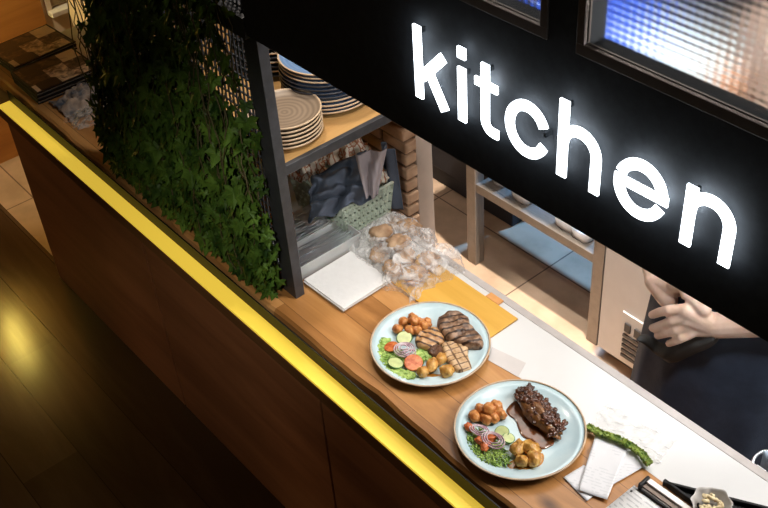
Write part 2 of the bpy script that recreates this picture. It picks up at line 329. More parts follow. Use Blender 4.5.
# ------------------------------------------------------------------ object helpers
def tag(o, label=None, cat=None, group=None, kind=None):
    if label: o['label'] = label
    if cat: o['category'] = cat
    if group: o['group'] = group
    if kind: o['kind'] = kind
    return o
def empty(name, loc, label, cat, rz=0, group=None):
    o = bpy.data.objects.new(name, None); col.objects.link(o); o.location = loc; o.rotation_euler = (0, 0, rz); o.empty_display_size = .05
    return tag(o, label, cat, group)
class MB:
    """collects shapes, builds one mesh object"""
    def __init__(s): s.v = []; s.f = []; s.mi = []; s.cur = 0
    def add(s, vs, fs, mi=None):
        n = len(s.v); s.v += [Vector(v) for v in vs]; s.f += [tuple(i + n for i in f) for f in fs]
        s.mi += [s.cur if mi is None else mi] * len(fs); return s
    def box(s, x0, x1, y0, y1, z0, z1, M4=None, mi=None):
        vs = [Vector((x, y, z)) for z in (z0, z1) for y in (y0, y1) for x in (x0, x1)]
        if M4: vs = [M4 @ v for v in vs]
        return s.add(vs, [(0, 2, 3, 1), (4, 5, 7, 6), (0, 1, 5, 4), (2, 6, 7, 3), (0, 4, 6, 2), (1, 3, 7, 5)], mi)
    def prism(s, pts, z0, z1, M4=None, mi=None):
        n = len(pts); a = sum(pts[i][0] * pts[(i + 1) % n][1] - pts[(i + 1) % n][0] * pts[i][1] for i in range(n))
        if a < 0: pts = pts[::-1]
        vs = [Vector((p[0], p[1], z0)) for p in pts] + [Vector((p[0], p[1], z1)) for p in pts]
        if M4: vs = [M4 @ v for v in vs]
        return s.add(vs, [tuple(range(n))[::-1], tuple(range(n, 2 * n))] + [(i, (i + 1) % n, n + (i + 1) % n, n + i) for i in range(n)], mi)
    def tube(s, path, rad, n=8, closed=False, flat=1.0, mi=None, up=Vector((0, 0, 1))):
        path = [Vector(p) for p in path]; k = len(path)
        rs = rad if isinstance(rad, (list, tuple)) else [rad] * k
        vs = []; fs = []
        for i, p in enumerate(path):
            a = path[(i - 1) % k] if (closed or i > 0) else p; b = path[(i + 1) % k] if (closed or i < k - 1) else p
            t = (b - a)
            if t.length < 1e-9: t = Vector((0, 0, 1))
            t.normalize(); u = t.cross(up)
            if u.length < 1e-3: u = t.cross(Vector((1, 0, 0)))
            u.normalize(); w = u.cross(t)
            for j in range(n):
                an = 2 * PI * j / n; vs.append(p + u * math.cos(an) * rs[i] + w * math.sin(an) * rs[i] * flat)
        for i in range(k if closed else k - 1):
            for j in range(n):
                i2 = (i + 1) % k; fs.append((i * n + j, i * n + (j + 1) % n, i2 * n + (j + 1) % n, i2 * n + j))
        if not closed: fs += [tuple(range(n))[::-1], tuple((k - 1) * n + j for j in range(n))]
        return s.add(vs, fs, mi)
    def lathe(s, prof, n=64, c=(0, 0, 0), mi=None, closed=False):
        vs = []; k = len(prof); c = Vector(c)
        for r, z in prof:
            for j in range(n):
                a = 2 * PI * j / n; vs.append(c + Vector((r * math.cos(a), r * math.sin(a), z)))
        fs = [(i * n + j, i * n + (j + 1) % n, (i + 1) * n + (j + 1) % n, (i + 1) * n + j) for i in range(k - 1) for j in range(n)]
        if not closed: fs += [tuple(range(n))[::-1], tuple((k - 1) * n + j for j in range(n))]
        return s.add(vs, fs, mi)
    def blob(s, c, r, amp=.15, fr=2.0, seed=0, nu=20, nv=12, M3=None, flatbot=None, mi=None):
        """lumpy ellipsoid; r = (rx, ry, rz)"""
        c = Vector(c); vs = []; fs = []
        for i in range(nv + 1):
            th = PI * i / nv
            for j in range(nu):
                ph = 2 * PI * j / nu
                d = Vector((math.sin(th) * math.cos(ph), math.sin(th) * math.sin(ph), math.cos(th)))
                k = 1 + amp * noise.fractal(d * fr + Vector((seed * 3.7, seed * 1.3, 0)), .8, 2, 3)
                p = Vector((d.x * r[0] * k, d.y * r[1] * k, d.z * r[2] * k))
                if M3: p = M3 @ p
                p = p + c
                if flatbot is not None and p.z < flatbot: p.z = flatbot
                vs.append(p)
        for i in range(nv):
            for j in range(nu): fs.append((i * nu + j, (i + 1) * nu + j, (i + 1) * nu + (j + 1) % nu, i * nu + (j + 1) % nu))
        return s.add(vs, fs, mi)
    def grid(s, fn, nu, nv, mi=None):
        vs = [fn(i / nu, j / nv) for j in range(nv + 1) for i in range(nu + 1)]
        return s.add(vs, [(j * (nu + 1) + i, j * (nu + 1) + i + 1, (j + 1) * (nu + 1) + i + 1, (j + 1) * (nu + 1) + i) for j in range(nv) for i in range(nu)], mi)
    def build(s, name, mats, parent=None, smooth=False, bevel=0, solid=0, sub=0, origin=None):
        org = Vector(origin) if origin is not None else (Vector((0, 0, 0)))
        me = bpy.data.meshes.new(name); me.from_pydata([v - org for v in s.v], [], s.f)
        if not isinstance(mats, (list, tuple)): mats = [mats]
        for mt in mats: me.materials.append(mt)
        me.polygons.foreach_set('material_index', s.mi)
        bm = bmesh.new(); bm.from_mesh(me); bmesh.ops.remove_doubles(bm, verts=bm.verts, dist=1e-6) if smooth else None
        if not solid: bmesh.ops.recalc_face_normals(bm, faces=bm.faces)
        bm.to_mesh(me); bm.free()
        if smooth: me.polygons.foreach_set('use_smooth', [True] * len(me.polygons))
        o = bpy.data.objects.new(name, me); col.objects.link(o); o.location = org
        if parent: o.parent = parent
        if solid: md = o.modifiers.new('solid', 'SOLIDIFY'); md.thickness = solid; md.offset = 0
        if sub: md = o.modifiers.new('sub', 'SUBSURF'); md.levels = sub; md.render_levels = sub
        if bevel: md = o.modifiers.new('bevel', 'BEVEL'); md.width = bevel; md.segments = 2; md.limit_method = 'ANGLE'; md.angle_limit = .7
        return o
def boxo(name, b, mt, parent=None, bevel=0, **k): return MB().box(*b).build(name, mt, parent, bevel=bevel, **k)
def struct(o): o['kind'] = 'structure'; return o
def RZ(a, c=(0, 0, 0)): return Matrix.Translation(Vector(c)) @ Matrix.Rotation(a, 4, 'Z')
def nz(x, y=0, z=0): return noise.noise(Vector((x, y, z)))

FL = -.86          # floor level (worktop top is z = 0)
# ------------------------------------------------------------------ room shell
struct(boxo('floor', (-6, 2, -2.0, .968, FL - .05, FL), M['wfloor']))
tf = struct(boxo('floor_kitchen', (-6, 2, .968, 4.3, FL - .05, FL), M['tile']))
struct(boxo('ceiling', (-6, 2, -2.0, 4.3, 2.35, 2.4), M['ceil']))
struct(boxo('wall_back', (-6, 2, 4.3, 4.4, FL, 2.35), M['darkwall']))
struct(boxo('wall_front', (-6, 2, -2.1, -2.0, FL, 2.35), M['darkwall']))
struct(boxo('wall_left', (-6.1, -6, -2.0, 4.3, FL, 2.35), M['plaster']))
struct(boxo('wall_right', (2, 2.1, -2.0, 4.3, FL, 2.35), M['darkwall']))
# brick wall behind the shelf: mortar core, bricks laid in courses
bw = struct(boxo('wall_brick', (-3.1, -1.79, 1.458, 1.49, FL, 2.35), M['mortar']))
b = MB(); bh, bl, g = .041, .20, .009; z = FL; row = 0
while z < 1.3:
    x = -1.78 - (0 if row % 2 == 0 else bl / 2)
    if row % 2: b.box(-1.78 - bl / 2 + g, -1.778, 1.45 + random.uniform(-.004, .004), 1.49, z, z + bh - g)
    while x > -2.95:
        j = random.uniform(-.005, .004)
        b.box(x - bl + g, x + random.uniform(-.002, .002), 1.449 + j, 1.49, z + random.uniform(0, .002), z + bh - g); x -= bl
    z += bh; row += 1
b.build('brickwork', M['brick'], bw, bevel=.005)
struct(boxo('trim_1', (-1.86, -1.783, 1.49, 1.545, FL, 2.35), M['jamb'], bevel=.002))
struct(boxo('wall_partition', (-3.9, -3.1, 1.49, 2.30, FL, 2.35), M['plaster']))
# far left: orange timber panel and cream panel with a picture, as seen past the menus
t = struct(boxo('wall_timber', (-4.25, -4.15, -.2, 1.475, FL, 1.6), M['orange']))
t = struct(boxo('wall_cream', (-4.28, -4.17, 1.476, 2.3, FL, 1.6), M['cream']))
p = empty('wall_picture', (-4.165, 1.6, -.3), 'framed green and brown picture on the cream wall at top left', 'picture')
boxo('print', (.0, .008, -.085, .20, .035, .62), M['green_pic'], p)
boxo('picture_frame', (0, .016, -.105, -.085, .02, .62), M['cream'], p); boxo('ledge', (0, .05, -.105, .22, .0, .022), M['white'], p, bevel=.003)

wl = empty('glare_lamp', (-4.149, .885, .06), 'unseen yellow glowing lamp added past the counter end for floor glare', 'lamp')  # out of view, added so its reflection makes the yellow floor glare
MB().box(0, .02, -.02, .02, -.15, .15).build('back_plate', M['steel_dark'], wl, bevel=.003)
MB().box(.0205, .045, -.010, .010, -.14, .14).build('glare_panel', pm('yellow_glare_glow', (1, .9, .4), .5, vary=0, emit=(1, .78, .16), estr=110), wl, bevel=.006)

# ------------------------------------------------------------------ serving counter
ct = empty('serving_counter', (0, 0, FL), 'long wooden serving counter with live edge slab top and dark panelled front', 'counter')
ct.location = (-1.8, 1.15, FL); CT = Vector(ct.location)
def cbox(name, bx, mt, bevel=0):
    x0, x1, y0, y1, z0, z1 = bx
    return boxo(name, (x0 - CT.x, x1 - CT.x, y0 - CT.y, y1 - CT.y, z0 - CT.z, z1 - CT.z), mt, ct, bevel)
# front panels (with thin shadow gaps between)
xs = [-3.262, -2.36, -1.52, -.68, .25]
for i in range(4):
    cbox('front_panel', (xs[i] + .004, xs[i + 1] - .004, .929, .955, FL + .0, -.098), M['panel'], .002)
cbox('carcass', (-3.262, .25, .956, 1.365, FL, -.047), M['panel'])
cbox('ledge_edge', (-3.33, .25, .893, .955, -.093, -.052), M['edge'], .003)
st_ = cbox('light_strip', (-3.178, .25, .895, .936, -.052, -.045), M['yellow'])
tag(st_, 'glowing yellow light strip'); 
cbox('spill_blocker', (-3.178, .25, .9365, .9395, -.052, -.006), M['black_plastic'])  # added black wall, keeps the strip's glow off the slab edge
# live edge slab
pts = []
n = 90
for i in range(n + 1):
    x = -3.40 + 3.6 * i / n
    pts.append((x, .951 + .011 * nz(x * 4.3, 3) + .006 * nz(x * 11, 9)))
pts += [(.2, 1.213), (-3.4, 1.213)]
s = MB(); k = len(pts)
bot = [(p[0], p[1] + (.006 if p[1] < 1.2 else 0) - (.016 if p[1] < 1.2 else 0)) for p in pts]
vs = [Vector((p[0], p[1] + (.007 if p[1] < 1.2 else 0), 0)) - CT for p in pts] + [Vector((p[0], p[1], -.007)) - CT for p in pts] + [Vector((p[0], p[1] - (.006 if p[1] < 1.2 else 0), -.03)) - CT for p in pts] + [Vector((p[0], p[1], -.0465)) - CT for p in pts]
fs = [tuple(range(k)), tuple(range(3 * k, 4 * k))[::-1]]
for l in range(3): fs += [(l * k + i, (l + 1) * k + i, (l + 1) * k + (i + 1) % k, l * k + (i + 1) % k) for i in range(k)]
s.add(vs, fs); tag(s.build('slab_top', M['slab'], ct), 'warm oak slab with wavy front edge')
cbox('white_worktop', (-3.4, .2, 1.2135, 1.362, -.046, 0), M['white_top'])
cbox('edge_trim', (-3.4, .2, 1.3625, 1.383, -.046, .001), M['trim_top'], .002)

# ------------------------------------------------------------------ black frame with post, mesh, shelf
fr = empty('shelf_frame', (-1.7, 1.02, 0), 'black steel frame with oak shelf standing on the counter beside the ivy', 'shelf')
FO = Vector(fr.location)
def fbox(name, bx, mt, bevel=.001):
    x0, x1, y0, y1, z0, z1 = bx
    return boxo(name, (x0 - FO.x, x1 - FO.x, y0 - FO.y, y1 - FO.y, z0, z1), mt, fr, bevel)
fbox('post', (-1.745, -1.692, 1.010, 1.036, 0.0005, .752), M['steel_dark'])
fbox('post', (-2.51, -2.46, 1.010, 1.036, 0.0005, 1.6), M['steel_dark'])
fbox('lintel', (-2.51, -1.715, .998, 1.036, .703, .752), M['steel_dark'])
fbox('shelf_bar', (-1.707, -1.694, 1.036, 1.44, .356, .381), M['steel_dark'])
fbox('shelf_bar', (-2.46, -1.707, 1.415, 1.44, .352, .3795), M['steel_dark'])
fbox('shelf_board', (-2.46, -1.7075, 1.037, 1.414, .358, .379), M['oak'])
# woven lattice behind the ivy
ms = MB()
x0, x1, z0, z1 = -2.46, -1.745, .01, 1.5
def seg(a, bb, w, yo):
    d = Vector((bb[0] - a[0], 0, bb[1] - a[1])); d.normalize(); nn = Vector((-d.z, 0, d.x)) * w
    A = Vector((a[0], 1.022 + yo, a[1])) - FO; B = Vector((bb[0], 1.022 + yo, bb[1])) - FO
    k = max(2, int((B - A).length / .03)); 
    for q in range(k):
        P = A.lerp(B, q / k); Q = A.lerp(B, (q + 1) / k); jit = Vector((random.uniform(-1, 1), 0, random.uniform(-1, 1))) * .0012
        o = Vector((0, .0016, 0))
        ms.add([P - nn - o, P + nn - o, Q + nn - o + jit, Q - nn - o + jit, P - nn + o, P + nn + o, Q + nn + o + jit, Q - nn + o + jit], [(0, 1, 2, 3), (4, 7, 6, 5), (0, 4, 5, 1), (1, 5, 6, 2), (2, 6, 7, 3), (3, 7, 4, 0)])
h = z1 - z0
for i in range(56):
    xa = x0 - .14 + i * .0155
    lean = .12
    pa, pb = (xa, z0), (xa + lean, z1)
    # clip to frame
    def clipx(a, c):
        (ax, az), (bx, bz) = a, c
        if max(ax, bx) < x0 or min(ax, bx) > x1: return None
        def zz(x): return az + (bz - az) * (x - ax) / (bx - ax)
        if ax < x0: az = zz(x0); ax = x0
        if bx > x1: bz = zz(x1) if ax != bx else bz; bx = x1
        return ((ax, az), (bx, bz)) if bz > az else None
    cl = clipx(pa, pb)
    if cl and cl[1][1] - cl[0][1] > .02: seg(*cl, .0019, 0)
for i in range(65):
    za = z0 + .005 + i * .0225
    seg((x0, za), (x1, min(z1, za + .02)), .0018, .0032)
ms.build('woven_mesh', M['steel_dark'], fr)

# ------------------------------------------------------------------ sign
sg = empty('kitchen_sign', (-.9, 1.03, .715), 'large black sign board with glowing white word kitchen and glass panes above', 'sign')
SO = Vector(sg.location)
def sbox(name, bx, mt, bevel=0, parent=None):
    x0, x1, y0, y1, z0, z1 = bx
    return boxo(name, (x0 - SO.x, x1 - SO.x, y0 - SO.y, y1 - SO.y, z0 - SO.z, z1 - SO.z), mt, parent or sg, bevel)
XL, XR = -1.708, .3
s = MB()
def sb(x0, x1, z0, z1): s.box(x0 - SO.x, x1 - SO.x, 1.0 - SO.y, 1.06 - SO.y, z0 - SO.z, z1 - SO.z)
sb(XL, XR, .7155, 1.011); sb(XL, -1.56, 1.011, 1.62); sb(-.9, -.847, 1.011, 1.62); sb(-.19, XR, 1.011, 1.62); sb(XL, XR, 1.62, 1.72)
s.build('board', M['blackboard'], sg)
for (a, c) in ((-1.56, -.9), (-.847, -.19)):
    s = MB(); w = .0165
    for bx in ((a, c, 1.011, 1.011 + w), (a, c, 1.62 - w, 1.62), (a, a + w * .8, 1.011 + w, 1.62 - w), (c - w * .8, c, 1.011 + w, 1.62 - w)):
        s.box(bx[0] - SO.x, bx[1] - SO.x, .9965 - SO.y, 1.012 - SO.y, bx[2] - SO.z, bx[3] - SO.z)
    f_ = s.build('window_frame', M['frame_grey'], sg, bevel=.001)
    sbox('glass_pane', (a + w * .8, c - w * .8, 1.003, 1.008, 1.011 + w, 1.62 - w), M['glass'], 0, f_)
# letters, from strokes (x, z in the board plane)
def stroke(path, w, closed=False):
    """outline polygon strips of constant width w"""
    P = [Vector((p[0], p[1])) for p in path]; k = len(P); L, Rr = [], []
    for i in range(k):
        if closed: a, bb = P[i - 1], P[(i + 1) % k]
        else: a = P[max(0, i - 1)]; bb = P[min(k - 1, i + 1)]
        t = (bb - a).normalized(); nn = Vector((-t.y, t.x)) * w / 2
        L.append(P[i] + nn); Rr.append(P[i] - nn)
    return L, Rr
def arc(cx, cz, rx, rz, a0, a1, n=24): return [(cx + rx * math.cos(math.radians(a0 + (a1 - a0) * i / n)), cz + rz * math.sin(math.radians(a0 + (a1 - a0) * i / n))) for i in range(n + 1)]
Wd = .017; B0 = .813; XH = .909; AS = .944
def letter(name, strokes):
    s = MB(); ya, yb = .982 - SO.y, .986 - SO.y; off = 0
    for st in strokes:
        path, w = st
        L, Rr = stroke(path, w); k = len(L)
        yy0 = ya + off; off += .00025
        vs = [Vector((p.x - SO.x, yy0, p.y - SO.z)) for p in L] + [Vector((p.x - SO.x, yy0, p.y - SO.z)) for p in Rr] + [Vector((p.x - SO.x, yb, p.y - SO.z)) for p in L] + [Vector((p.x - SO.x, yb, p.y - SO.z)) for p in Rr]
        fs = []
        for i in range(k - 1):
            fs += [(i, i + 1, k + i + 1, k + i), (2 * k + i, 3 * k + i, 3 * k + i + 1, 2 * k + i + 1), (i, 2 * k + i, 2 * k + i + 1, i + 1), (k + i, k + i + 1, 3 * k + i + 1, 3 * k + i)]
        fs += [(0, k, 3 * k, 2 * k), (k - 1, 3 * k - 1, 4 * k - 1, 2 * k - 1)]
        s.add(vs, fs)
    o = s.build('letter_' + name, M['letter'], sg)
    MB().box(strokes[0][0][0][0] - .002 - SO.x, strokes[0][0][0][0] + .002 - SO.x, yb, 1.0 - SO.y, strokes[0][0][0][1] - .016 - SO.z, strokes[0][0][0][1] - .008 - SO.z).build('standoff', M['blackboard'], o)
    tag(o, 'glowing white letter %s' % name[0])
h = Wd / 2
letter('k', [([(-1.16, AS), (-1.16, B0)], Wd), ([(-1.1005, XH), (-1.152, .855)], Wd * 1.1), ([(-1.136, .872), (-1.099, B0)], Wd * 1.15)])
letter('i', [([(-1.0585, .909), (-1.0585, B0)], Wd), ([(-1.0585, AS), (-1.0585, .925)], Wd)])
letter('t', [([(-1.0075, .936), (-1.0075, .842)] + arc(-.991, .8385, .0165, .0165, 180, 270, 8) + [(-.979, .822)], Wd * .95), ([(-1.0295, .9005), (-.9815, .9005)], .014)])
letter('c', [(arc(-.9195, .861, .0358, .0395, 24, 336, 40), Wd)])
letter('h', [([(-.8495, .942), (-.8495, B0)], Wd), ([(-.8495, .868)] + arc(-.8185, .870, .031, .0315, 170, 0, 18)[1:] + [(-.7875, B0)], Wd)])
# e: the bar meets a bowl that is slit at the left
letter('e', [(arc(-.7085, .861, .0365, .039, 183, 338, 30), Wd), (arc(-.7085, .861, .0365, .039, -4, 160, 26), Wd), ([(-.7535, .8625), (-.6625, .8625)], .0145)])
letter('n', [([(-.628, XH), (-.628, B0)], Wd), ([(-.628, .866)] + arc(-.5975, .869, .031, .0315, 170, 0, 18)[1:] + [(-.5665, B0)], Wd)])

# ------------------------------------------------------------------ ivy
def ivy_leaf(mb, p, size, nrm, tip):
    out = [(0, .0), (.18, -.18), (.52, -.22), (.42, .08), (.62, .38), (.28, .40), (0, 1.0), (-.28, .40), (-.62, .38), (-.42, .08), (-.52, -.22), (-.18, -.18)]
    t = tip - nrm * tip.dot(nrm)
    if t.length < 1e-4: t = Vector((0, 0, -1))
    t.normalize(); u = t.cross(nrm)
    cup = random.uniform(-.12, .22)
    vs = [p + t * .2 * size + nrm * size * .08]
    for a, c in out: vs.append(p + u * a * size + t * c * size + nrm * size * (cup * (a * a + (c - .3) ** 2 * .5) + random.uniform(-.03, .03)))
    k = len(out); mb.add(vs, [(0, 1 + i, 1 + (i + 1) % k) for i in range(k)])
iv = empty('hanging_ivy', (-2.2, .99, .005), 'dense hanging ivy with dark green leaves covering the mesh beside the black post', 'ivy')
IO = Vector(iv.location); lf = MB(); vm = MB()
def dens(x, z):
    """how full the ivy is at a spot of the mesh: thin near the post higher up"""
    d = 1.0
    if x > -1.93 and z > .30: d = .55 + .35 * nz(x * 9, z * 7)
    if x > -1.85 and z > .36: d *= .5
    if z > .76: d *= .75
    return d
for v in range(75):
    x = random.uniform(-2.52, -1.755); z = random.uniform(.9, 1.35) if v % 3 else random.uniform(.3, .8)
    y = random.uniform(.955, 1.006); path = []
    zend = max(.01, random.uniform(-.12, .35)) if v % 2 else .012
    while z > zend:
        path.append(Vector((x, y, z)) - IO)
        x += random.uniform(-.014, .014) ; x = max(-2.54, min(-1.75, x)); y = max(.945, min(1.008, y + random.uniform(-.012, .0115))); z -= .035
        bell = .02 + .035 * max(0, 1 - z / .5)
        for q in range(2):
            if random.random() > dens(x, z): continue
            sz = random.uniform(.018, .036) if random.random() < .8 else random.uniform(.036, .05)
            if x < -2.51 + max(0, z - .2) * .3: continue
            px = Vector((x + random.uniform(-.04, .03), y - random.uniform(-.012, bell), z + random.uniform(-.03, .03)))
            px.x = min(px.x, -1.735); px.z = max(px.z, .03); px.y = min(px.y, 1.003); px.y = max(px.y, .952 + max(0, .1 - px.z) * .15)
            nr = Vector((random.uniform(-.7, .9), -1, random.uniform(-.4, .9))).normalized(); tp = Vector((random.uniform(-.8, .8), random.uniform(-.4, .1), -1)).normalized()
            ivy_leaf(lf, px - IO, sz, nr, tp)
    if len(path) > 2: vm.tube(path, .0016, 5)
# fuller skirt of leaves near the counter
for q in range(520):
    x = random.uniform(-2.50, -1.755); z = abs(random.gauss(0, .12)) + .025
    if x > -1.85: z *= .8
    y = .99 - random.uniform(0, .035)
    sz = random.uniform(.02, .038)
    nr = Vector((random.uniform(-.6, .8), -1, random.uniform(0, 1))).normalized(); tp = Vector((random.uniform(-.8, .8), random.uniform(-.5, 0), -1)).normalized()
    ivy_leaf(lf, Vector((x, y, z)) - IO, sz, nr, tp)
for q in range(900):   # upper left mass
    z = random.uniform(.1, 1.2); x = random.uniform(-2.50 + max(0, z - .2) * .3, -1.98); y = random.uniform(.95, 1.0)
    nr = Vector((random.uniform(-.6, .8), -1, random.uniform(0, 1))).normalized(); tp = Vector((random.uniform(-.8, .8), random.uniform(-.5, 0), -1)).normalized()
    ivy_leaf(lf, Vector((x, y, z)) - IO, random.uniform(.02, .04), nr, tp)
for q in range(230):   # leaves crowding against the post
    x = random.uniform(-1.93, -1.712); z = .03 + .47 * random.random() ** 1.25
    if x > -1.75 and (z > .36 or random.random() < .55): continue
    y = random.uniform(.962, 1.0) - (.004 if x > -1.75 else 0)
    nr = Vector((random.uniform(-.3, 1), -1, random.uniform(0, 1))).normalized(); tp = Vector((random.uniform(-.8, .8), random.uniform(-.5, 0), -1)).normalized()
    ivy_leaf(lf, Vector((x, y, z)) - IO, random.uniform(.020, .040), nr, tp)
for q in range(60):
    x = random.uniform(-2.0, -1.76); z = random.uniform(.45, .72) if q % 3 else random.uniform(.76, .95)
    nr = Vector((random.uniform(-.3, 1), -1, random.uniform(0, 1))).normalized(); tp = Vector((random.uniform(-.8, .8), random.uniform(-.5, 0), -1)).normalized()
    ivy_leaf(lf, Vector((x, random.uniform(.965, .995), z)) - IO, random.uniform(.018, .034), nr, tp)
lf.build('foliage', M['ivy_a'], iv); vm.build('vines', M['ivy_stem'], iv)

# ------------------------------------------------------------------ plates and food
def dinner_plate(cx, cy, label, r=.1385):
    e = empty('dinner_plate', (cx, cy, .0005), label, 'plate')
    k = r / .1385
    MB().lathe([(.0, .0075), (.085 * k, .0075), (.105 * k, .010), (.122 * k, .0165), (.1355 * k, .0225), (.1355 * k, .0215), (.12 * k, .0115), (.10 * k, .0048), (.07 * k, .004), (0, .004)], 96, closed=False).build('glazed_dish', M['plate_blue'], e, smooth=True)
    MB().lathe([(.1345 * k, .0205), (.1345 * k, .0238), (.1375 * k, .0242), (.1388 * k, .0225), (.137 * k, .0205)], 96, closed=True).build('clay_rim', M['plate_rim'], e, smooth=True)
    MB().lathe([(.066 * k, .0), (.066 * k, .0055), (.078 * k, .0055), (.076 * k, .0)], 64, closed=True).build('foot_ring', M['plate_foot'], e, smooth=True)
    return e
P1 = Vector((-1.338, 1.130, 0)); P2 = Vector((-1.0225, 1.0955, 0))
dinner_plate(P1.x, P1.y, 'pale blue round plate with mixed grill, nearer the black post', .1375)
dinner_plate(P2.x, P2.y, 'pale blue round plate with dark glazed fillet, nearer the paper receipts', .1375)
PZ = .0085
def z1(a, c, z=.018): return at(360 + a / 5.08, 290 + c / 5.08, z=z)
def z2(a, c, z=.018): return at(440 + a / 4.23, 370 + c / 4.23, z=z)
def one(name, mb, mt, label, cat, group=None, smooth=True, parent=None, **k):
    c = sum(mb.v, Vector()) / len(mb.v); c.z = min(v.z for v in mb.v)
    o = mb.build(name, mt, parent, smooth=smooth, origin=c, **k); return tag(o, label, cat, group) if label else o

# --- plate one
def patty(mb, poly, z0, hgt, seed, dome=.5, n=12):
    """flat piece of meat from an outline: domed, noisy top"""
    c = sum((Vector(p) for p in poly), Vector((0, 0, 0))) / len(poly)
    # smooth the outline
    out = []
    k = len(poly)
    for i in range(k):
        p0, p1, p2, p3 = (Vector(poly[(i + q) % k]) for q in (-1, 0, 1, 2))
        for t in (0, .25, .5, .75):
            out.append(.5 * ((2 * p1) + (-p0 + p2) * t + (2 * p0 - 5 * p1 + 4 * p2 - p3) * t * t + (-p0 + 3 * p1 - 3 * p2 + p3) * t ** 3))
    k = len(out); vs = []; fs = []
    rings = [(1.0, 0), (1.03, .3), (1.0, .7), (.92, .92)] + [(.92 * (1 - q / n), 1) for q in range(1, n)]
    for s_, hh in rings:
        for p in out:
            q = c + (p - c) * s_
            zz = z0 + hgt * (hh if hh < 1 else 1 + dome * .35 * (1 - s_)) 
            if hh > .5: zz += hgt * .28 * noise.fractal(Vector((q.x * 55, q.y * 55, seed)), .8, 2, 3)
            vs.append(Vector((q.x, q.y, zz)))
    vs.append(Vector((c.x, c.y, z0 + hgt * (1 + dome * .35))))
    for l in range(len(rings) - 1):
        for i in range(k): fs.append((l * k + i, l * k + (i + 1) % k, (l + 1) * k + (i + 1) % k, (l + 1) * k + i))
    l = len(rings) - 1
    fs += [(l * k + i, l * k + (i + 1) % k, len(vs) - 1) for i in range(k)] + [tuple(range(k))[::-1]]
    mb.add(vs, fs)
s = MB(); patty(s, [z1(a, c) for a, c in ((395, 160), (440, 122), (500, 118), (550, 145), (560, 185), (600, 225), (625, 262), (615, 295), (570, 290), (520, 285), (455, 260), (410, 215))], PZ, .021, 3)
one('grilled_steak', s, M['steak'], 'largest piece of grilled meat, brown rolled steak at the plate rim', 'steak')
s = MB(); ctr = z1(505, 220)
for rr in (.004, .009, .014):
    s.tube([Vector((ctr.x + rr * 1.15 * math.cos(a), ctr.y + rr * math.sin(a), PZ + .0195 - rr * .12)) for a in [2 * PI * q / 20 for q in range(20)]], .0022, 6, closed=True)
so = bpy.data.objects['grilled_steak']; s.v = [v - so.location for v in s.v]; s.build('fat_swirl', M['steak'], so, smooth=True)
s = MB(); patty(s, [z1(a, c) for a, c in ((312, 212), (350, 195), (395, 200), (430, 258), (395, 275), (350, 300), (300, 285), (282, 250))], PZ, .016, 8)
one('grilled_pork', s, M['pork'], 'small golden grilled pork piece with thick char stripes beside the dumplings', 'meat')
s = MB(); patty(s, [z1(a, c) for a, c in ((345, 300), (375, 272), (415, 290), (420, 320), (385, 335), (350, 322))], PZ, .012, 11)
one('charred_meat', s, M['char'], 'small dark charred meat piece between potatoes and pork', 'meat')
s = MB(); patty(s, [z1(a, c) for a, c in ((418, 275), (480, 262), (545, 290), (548, 330), (567, 395), (545, 405), (490, 405), (440, 345))], PZ, .013, 5, dome=.2)
one('chicken_fillet', s, M['chicken'], 'pale grilled chicken fillet with crossed char lines', 'chicken')
def lump(name, c, r, mt, label, cat, group, seed, amp=.3, z=None, rot=0, tilt=0):
    s = MB(); M3 = (Matrix.Rotation(rot, 3, 'Z') @ Matrix.Rotation(tilt, 3, 'X'))
    zz = (z if z is not None else PZ) ; s.blob((c.x, c.y, zz + r[2] * .9), r, amp, 1.6, seed, 18, 12, M3, flatbot=zz)
    return one(name, s, mt, label, cat, group)
GP = 'roast potato pieces on the mixed grill plate'
for i, (a, c, rx, ry, ro, lb) in enumerate([(368, 385, .017, .010, -1.0, 'long roast potato wedge nearest the tomato slice'), (412, 355, .014, .009, -1.1, 'roast potato wedge against the charred meat'), (442, 415, .014, .012, .3, 'round roast potato piece closest to the front of the chicken'), (318, 420, .011, .009, .2, 'smallest browned potato piece at the edge of the salad')]):
    p = z1(a, c); lump('roast_potato', p, (rx * 1.22, ry * 1.3, .013), M['potato'], lb, 'potato', GP, i + 3, .25, rot=ro)
s = MB(); patty(s, [z1(a, c, .009) for a, c in ((290, 440), (330, 425), (420, 430), (470, 440), (430, 456), (350, 462))], PZ - .0005, .0012, 4, dome=.1)
one('potato_sauce', s, M['sauce_y'], 'thin pool of amber sauce in front of the roast potatoes', 'sauce')
GG = 'tomato coated dumplings on the mixed grill plate'
for i, (a, c, zz, lb) in enumerate([(192, 200, 0, 'dumpling farthest left, beside the cucumber'), (222, 163, 0, 'browned dumpling at the upper left of the cluster'), (268, 142, 0, 'dumpling nearest the back rim of the grill plate'), (252, 205, 0, 'orange red dumpling at front middle of the cluster'), (305, 165, 0, 'orange dumpling at the top right of the cluster'), (340, 165, 0, 'dumpling closest to the rolled steak'), (290, 205, 0, 'dumpling touching the striped pork piece'), (275, 175, .012, 'dumpling on top of the middle of the cluster'), (322, 190, .006, 'reddest dumpling beside the pork')]):
    lump('dumpling', z1(a, c), (.0135, .0118, .011), M['gnocchi'], lb, 'dumpling', GG, i + 20, .25, z=PZ + zz)
